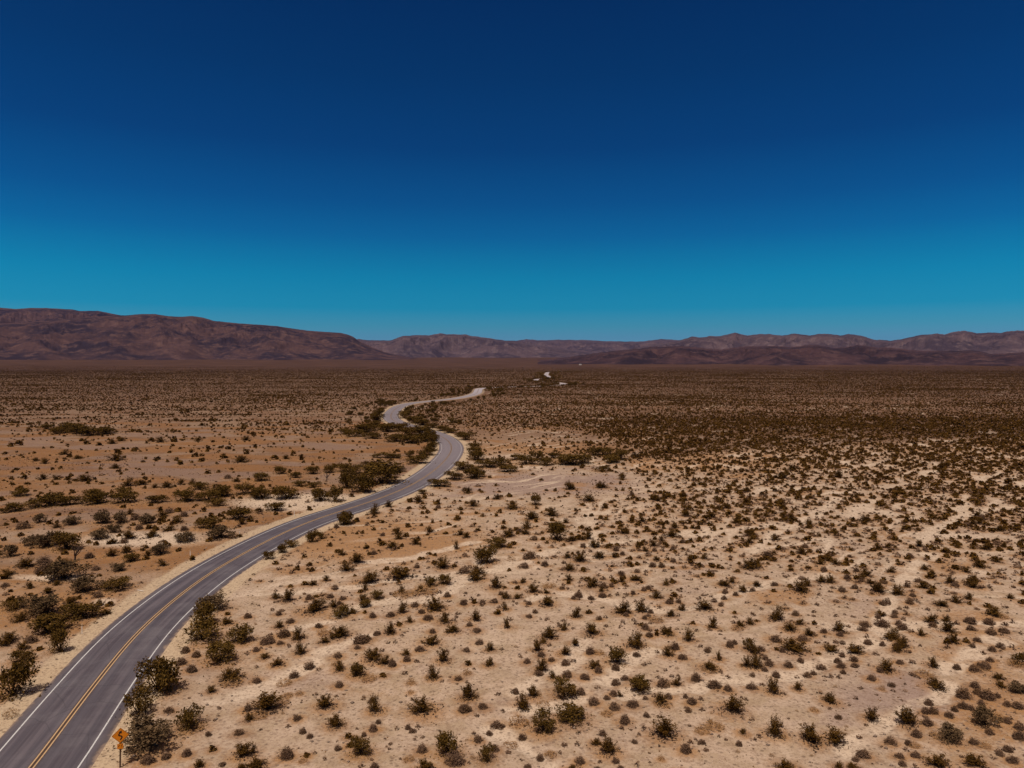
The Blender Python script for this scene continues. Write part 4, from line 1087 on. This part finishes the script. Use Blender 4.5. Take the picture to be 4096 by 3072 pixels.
sx0, sy0 = ground_at(480, 3074)
sign = bpy.data.objects.new('road_sign', None); COL.objects.link(sign)
sz0 = float(height(np.array([sx0]), np.array([sy0]))[0])
sign.location = (sx0, sy0, sz0); sign.rotation_euler = (0, R(1.5), R(20))
tag(sign, 'amber diamond winding-road warning sign on a wooden post beside the asphalt', 'road sign')
bm = bmesh.new(); bmesh.ops.create_cube(bm, size=1.0)
for v in bm.verts: v.co = (v.co.x * 0.10, v.co.y * 0.10 + 0.062, (v.co.z + 0.5) * 3.0 - 0.3)
bmesh.ops.bevel(bm, geom=bm.edges[:], offset=0.008, segments=1, affect='EDGES')
bm_obj('post', bm, M_POST, sign)
zc, hd = 2.42, 0.578
dia = lambda r: [(0, zc - r), (r, zc), (0, zc + r), (-r, zc)]
bm = bmesh.new(); prism(bm, rounded(dia(hd), 0.055), 0.0, 0.004); back = bm_obj('panel_back', bm, M_ALU, sign)
bm = bmesh.new(); prism(bm, rounded(dia(hd), 0.055), -0.003, -0.0003); face = bm_obj('panel', bm, M_SIGN, sign)
bm = bmesh.new()
outer, inner = rounded(dia(hd - 0.026), 0.05), rounded(dia(hd - 0.044), 0.045)
n = len(outer); o_ = [bm.verts.new((x, -0.0055, z)) for x, z in outer]; i_ = [bm.verts.new((x, -0.0055, z)) for x, z in inner]
for k in range(n): bm.faces.new((o_[k], o_[(k + 1) % n], i_[(k + 1) % n], i_[k]))
bm_obj('border', bm, M_BLACK, face)
# winding arrow: foot low in the middle, two bends, arrow head leaning to the upper right
ctl = np.array([(0.0, -0.33), (0.055, -0.25), (0.115, -0.16), (0.10, -0.075), (0.0, -0.03), (-0.09, 0.0), (-0.115, 0.07), (-0.06, 0.14), (0.0, 0.215)])
tt = np.linspace(0, len(ctl) - 1, 60)
sm = np.stack([np.interp(tt, range(len(ctl)), ctl[:, i]) for i in (0, 1)], 1)
for _ in range(10): sm[1:-1] = 0.25 * sm[:-2] + 0.5 * sm[1:-1] + 0.25 * sm[2:]
bm = bmesh.new(); prism(bm, [(x, z + zc) for x, z in thick_line(sm, 0.092)], -0.0060, -0.0032)
tip = sm[-1]; d = np.array([0.48, 0.88]); d /= np.linalg.norm(d); nn = np.array([-d[1], d[0]])
head = [tip - d * 0.03 + nn * 0.13, tip - d * 0.03 - nn * 0.13, tip + d * 0.165]
prism(bm, [(x, z + zc) for x, z in head], -0.0066, -0.0034)
bm_obj('winding_arrow', bm, M_BLACK, face)
bm = bmesh.new(); prism(bm, rounded([(-0.20, 1.42), (0.20, 1.42), (0.20, 1.80), (-0.20, 1.80)], 0.03), -0.003, 0.004)
plaque = bm_obj('plaque', bm, M_SIGN, sign)
bm = bmesh.new()
for pts in ([(-0.15, 1.60), (-0.12, 1.58), (-0.03, 1.70), (-0.06, 1.73)], [(0.03, 1.66), (0.06, 1.63), (0.16, 1.72), (0.14, 1.76)], [(0.05, 1.55), (0.07, 1.52), (0.14, 1.58), (0.12, 1.60)]):
    prism(bm, pts, -0.0056, -0.0032)
bm_obj('dark_marks', bm, M_BLACK, plaque)
bm = bmesh.new()
for z in (2.05, 2.75):
    bmesh.ops.create_cone(bm, segments=8, radius1=0.014, radius2=0.012, depth=0.012, cap_ends=True, matrix=__import__('mathutils').Matrix.Translation((0, -0.008, z)) @ __import__('mathutils').Matrix.Rotation(R(90), 4, 'X'))
bm_obj('bolts', bm, M_ALU, sign)['kind'] = 'stuff'

# ------------------------------------------------------------------ roadside delineator posts
def make_post():
    root = bpy.data.objects.new('delineator_post', None); COL.objects.link(root)
    bm = bmesh.new(); bmesh.ops.create_cube(bm, size=1.0)
    for v in bm.verts: v.co = (v.co.x * 0.10, v.co.y * 0.022, (v.co.z + 0.5) * 1.25 - 0.15)
    for v in bm.verts:
        if v.co.z > 1: v.co.x *= 0.8
    bmesh.ops.bevel(bm, geom=bm.edges[:], offset=0.006, segments=1, affect='EDGES')
    bm_obj('blade', bm, M_DELI, root)
    bm = bmesh.new(); bmesh.ops.create_cube(bm, size=1.0)
    for v in bm.verts: v.co = (v.co.x * 0.07, v.co.y * 0.006 - 0.0145, v.co.z * 0.13 + 0.98)
    bmesh.ops.bevel(bm, geom=bm.edges[:], offset=0.002, segments=1, affect='EDGES')
    bm_obj('reflector', bm, M_REFL, root)
    return root
proto_post = make_post()
POSTS = [(328, 2536, 3, 'white delineator post nearest the camera, standing on the left road shoulder'), (761, 2229, -2, 'white delineator post beside two tiny dark shrubs on the outside of the bend'),
         (958, 2145, 2, 'white delineator post beyond the large dusty shrub on the left shoulder'), (1177, 2064, -3, 'farthest upright white delineator post on the left shoulder')]
def copy_tree(o):
    c = o.copy(); COL.objects.link(c)
    for ch in o.children:
        d = ch.copy(); COL.objects.link(d); d.parent = c
    return c
def put_post(o, px, py, lean, lab):
    x, y = ground_at(px, py); rd = float(road_dist([x], [y])[0])
    o.location = (x, y, float(height(np.array([x]), np.array([y]))[0]))
    i = int(np.argmin((road[:, 0] - x) ** 2 + (road[:, 1] - y) ** 2))
    o.rotation_euler = (R(lean), R(lean * 0.6), math.atan2(tan[i, 1], tan[i, 0]) - math.pi / 2)
    tag(o, lab, 'delineator post', 'white delineator posts along the road')
for n_, (px, py, lean, lab) in enumerate(POSTS):
    put_post(proto_post if n_ == 0 else copy_tree(proto_post), px, py, lean, lab)
fallen = copy_tree(proto_post)
put_post(fallen, 553, 2364, 0, 'knocked-over white delineator post lying on the sandy shoulder')
fallen.rotation_euler = (R(88), 0, R(62)); fallen.location.z += 0.10

# ------------------------------------------------------------------ leafless trees by the wash
def bare_tree(px, py, H, lab, seed):
    r = random.Random(seed); x, y = ground_at(px, py); z = float(height(np.array([x]), np.array([y]))[0])
    root = bpy.data.objects.new('bare_tree', None); COL.objects.link(root); root.location = (x, y, z)
    tag(root, lab, 'tree', 'bare-limbed trees left of the road')
    tr, br = [], []
    tr.append(tube([(0, 0, -0.1), (0.05 * H, 0.02, 0.16 * H), (0.02 * H, 0, 0.30 * H)], [0.055 * H, 0.042 * H, 0.034 * H], 6))
    for i in range(7):
        a = r.uniform(0, 6.28); s = r.uniform(0.35, 0.62) * H
        p0 = np.array([0.02 * H, 0, r.uniform(0.12, 0.30) * H]); p1 = p0 + np.array([math.cos(a) * s * 0.45, math.sin(a) * s * 0.45, s * 0.45]); p2 = p1 + np.array([math.cos(a + r.uniform(-.6, .6)) * s * 0.3, math.sin(a) * s * 0.3, s * 0.55])
        br.append(tube([p0, p1, p2], [0.028 * H, 0.019 * H, 0.006 * H], 5))
        for j in range(3):
            q = p1 + (p2 - p1) * r.uniform(0.1, 0.8); e = q + np.array([r.uniform(-.18, .18), r.uniform(-.18, .18), r.uniform(.08, .25)]) * H
            br.append(tube([q, (q + e) / 2 + np.array([0, 0, 0.02 * H]), e], [0.011 * H, 0.007 * H, 0.003 * H], 4))
    M = plain_mat('grey_bark', (0.075, 0.048, 0.036), 0.9, 0.4)
    link('trunk', mesh_np('trunk', *join(tr), [M]), root); link('branches', mesh_np('branches', *join(br), [M]), root)
    return root
bare_tree(297, 2238, 2.9, 'dark leafless tree with forked limbs in the sandy wash left of the road', 4)
bare_tree(1306, 1918, 2.6, 'small leafless tree among the dark shrubs behind the pale wash', 9)

# ------------------------------------------------------------------ tiny far buildings at the foot of the hills
def hut(px, py, r, w, d, h, lab, col):
    u = math.atan2(px - 2048, FPX); x, y = math.sin(u) * r, math.cos(u) * r
    root = bpy.data.objects.new('desert_building', None); COL.objects.link(root)
    root.location = (x, y, float(bajada(np.array([r]))[0])); root.rotation_euler = (0, 0, R(18))
    tag(root, lab, 'building')
    m = plain_mat('pale_render', col, 0.8, 0.12, 0.3); mr = plain_mat('pale_roofing', (0.62, 0.56, 0.50), 0.7, 0.2, 0.3)
    bm = bmesh.new(); bmesh.ops.create_cube(bm, size=1.0)
    for v in bm.verts: v.co = (v.co.x * w, v.co.y * d, (v.co.z + 0.5) * h)
    bm_obj('wall', bm, m, root)
    bm = bmesh.new(); prism(bm, [(-w * .54, h + 0.01), (w * .54, h + 0.01), (w * .54, h + 0.25), (0, h + d * 0.16), (-w * .54, h + 0.25)], -d * .54, d * .54)
    bm_obj('roof', bm, mr, root)
hut(2321, 1444, 3150, 9, 7, 3.6, 'tiny pale building alone on the plain below the dark low hills', (0.66, 0.60, 0.55))

# ------------------------------------------------------------------ light, sky, air, camera
SUN_EL, SHADOW_DIR = R(66), (0.38, 0.92)
sd = bpy.data.lights.new('sun', 'SUN'); sd.energy = 3.8; sd.angle = R(0.5); sd.color = (1.0, 0.945, 0.87)
so = bpy.data.objects.new('sun', sd); COL.objects.link(so)
from mathutils import Vector
hn = Vector((SHADOW_DIR[0], SHADOW_DIR[1], 0)).normalized()
light_dir = Vector((hn.x * math.cos(SUN_EL), hn.y * math.cos(SUN_EL), -math.sin(SUN_EL)))
so.rotation_euler = light_dir.to_track_quat('-Z', 'Y').to_euler(); so.location = (-40, -60, 120)

w = bpy.data.worlds.new('World'); scene.world = w; w.use_nodes = True
nt = w.node_tree; nt.nodes.clear(); g = NT(nt)
out = g.n('ShaderNodeOutputWorld'); bg = g.n('ShaderNodeBackground'); nt.links.new(bg.outputs[0], out.inputs[0])
sky = g.n('ShaderNodeTexSky', sky_type='NISHITA', sun_disc=False)
sky.sun_elevation = SUN_EL; sky.sun_rotation = math.atan2(-hn.x, -hn.y); sky.altitude = 700; sky.dust_density = 0.3; sky.ozone_density = 4.0
bg.inputs['Strength'].default_value = 0.10
# a deep polarised blue: darkest at right angles to the sun, turquoise towards the horizon
tc = g.n('ShaderNodeTexCoord'); nrmv = g.n('ShaderNodeVectorMath', operation='NORMALIZE'); nt.links.new(tc.outputs['Generated'], nrmv.inputs[0])
sp = g.n('ShaderNodeSeparateXYZ'); nt.links.new(nrmv.outputs[0], sp.inputs[0])
el = g.math('MULTIPLY', g.math('ARCSINE', sp.outputs['Z']), 180 / math.pi)
f = g.n('ShaderNodeMapRange'); g.set(f.inputs[0], el); f.inputs[1].default_value = 0.0; f.inputs[2].default_value = 30.0
cr = g.n('ShaderNodeValToRGB'); nt.links.new(f.outputs[0], cr.inputs[0])
def lin(c): return tuple(((v / 255 + 0.055) / 1.055) ** 2.4 if v > 10 else v / 255 / 12.92 for v in c)
STOPS = [(0.0, (108, 164, 190)), (1.6, (90, 157, 188)), (2.6, (64, 151, 180)), (4.0, (16, 141, 179)), (6.3, (0, 129, 172)), (9.5, (0, 98, 154)), (12.0, (0, 80, 139)), (16.0, (0, 61, 118)), (21.0, (0, 51, 103)), (26.0, (0, 43, 93)), (30.0, (0, 40, 88))]
els = cr.color_ramp.elements
for i, (deg, c) in enumerate(STOPS):
    e = els[i] if i < 2 else els.new(deg / 30.0)
    e.position = deg / 30.0
    e.color = (*lin(c), 1)
side = g.math('MULTIPLY', g.math('POWER', g.math('ABSOLUTE', sp.outputs['X']), 2.0), 0.30)
gain = g.math('ADD', 10.0, g.math('MULTIPLY', side, 10.0))
vm = g.n('ShaderNodeVectorMath', operation='SCALE'); nt.links.new(cr.outputs[0], vm.inputs[0]); nt.links.new(gain, vm.inputs['Scale'])
# warm-white fill glow added round the sun, behind the camera, to warm the shadows
sund = g.n('ShaderNodeVectorMath', operation='DOT_PRODUCT'); nt.links.new(nrmv.outputs[0], sund.inputs[0]); sund.inputs[1].default_value = tuple(-light_dir)
fill_glow = g.math('POWER', g.math('MAXIMUM', sund.outputs['Value'], 0.0), 4.0)
av = g.n('ShaderNodeVectorMath', operation='SCALE'); av.inputs[0].default_value = (8.5, 5.9, 3.4); nt.links.new(fill_glow, av.inputs['Scale'])
ad = g.n('ShaderNodeVectorMath', operation='ADD'); nt.links.new(g.mix(0.004, vm.outputs[0], sky.outputs[0]), ad.inputs[0]); nt.links.new(av.outputs[0], ad.inputs[1])
nt.links.new(ad.outputs[0], bg.inputs['Color'])

HAZE = 1.6e-5
if HAZE:
    bm = bmesh.new(); bmesh.ops.create_cube(bm, size=1.0)
    for v in bm.verts: v.co = (v.co.x * 62000, v.co.y * 62000, (-3 if v.co.z < 0 else 1000))
    m = bpy.data.materials.new('dry_air'); m.use_nodes = True; m.node_tree.nodes.clear()
    o_ = m.node_tree.nodes.new('ShaderNodeOutputMaterial'); pv = m.node_tree.nodes.new('ShaderNodeVolumePrincipled')
    pv.inputs['Color'].default_value = (0.13, 0.19, 0.46, 1); pv.inputs['Density'].default_value = HAZE; pv.inputs['Anisotropy'].default_value = 0.0
    m.node_tree.links.new(pv.outputs[0], o_.inputs['Volume'])
    tag(bm_obj('haze', bm, m), 'thin dry haze over the whole valley', kind='stuff')

cd = bpy.data.cameras.new('camera'); co = bpy.data.objects.new('camera', cd); COL.objects.link(co)
cd.sensor_width = 36; cd.lens = FPX / 4096 * 36; cd.clip_start = 1; cd.clip_end = 60000
co.location = (0, 0, CAM_H); co.rotation_euler = (math.pi / 2 - PITCH, 0, 0)
scene.camera = co
scene.view_settings.view_transform = 'Standard'; scene.view_settings.look = 'None'; scene.view_settings.gamma = 1; scene.view_settings.exposure = 0.0
scene.cycles.max_bounces = 5; scene.cycles.diffuse_bounces = 2; scene.cycles.volume_bounces = 0
scene.cycles.use_denoising = True
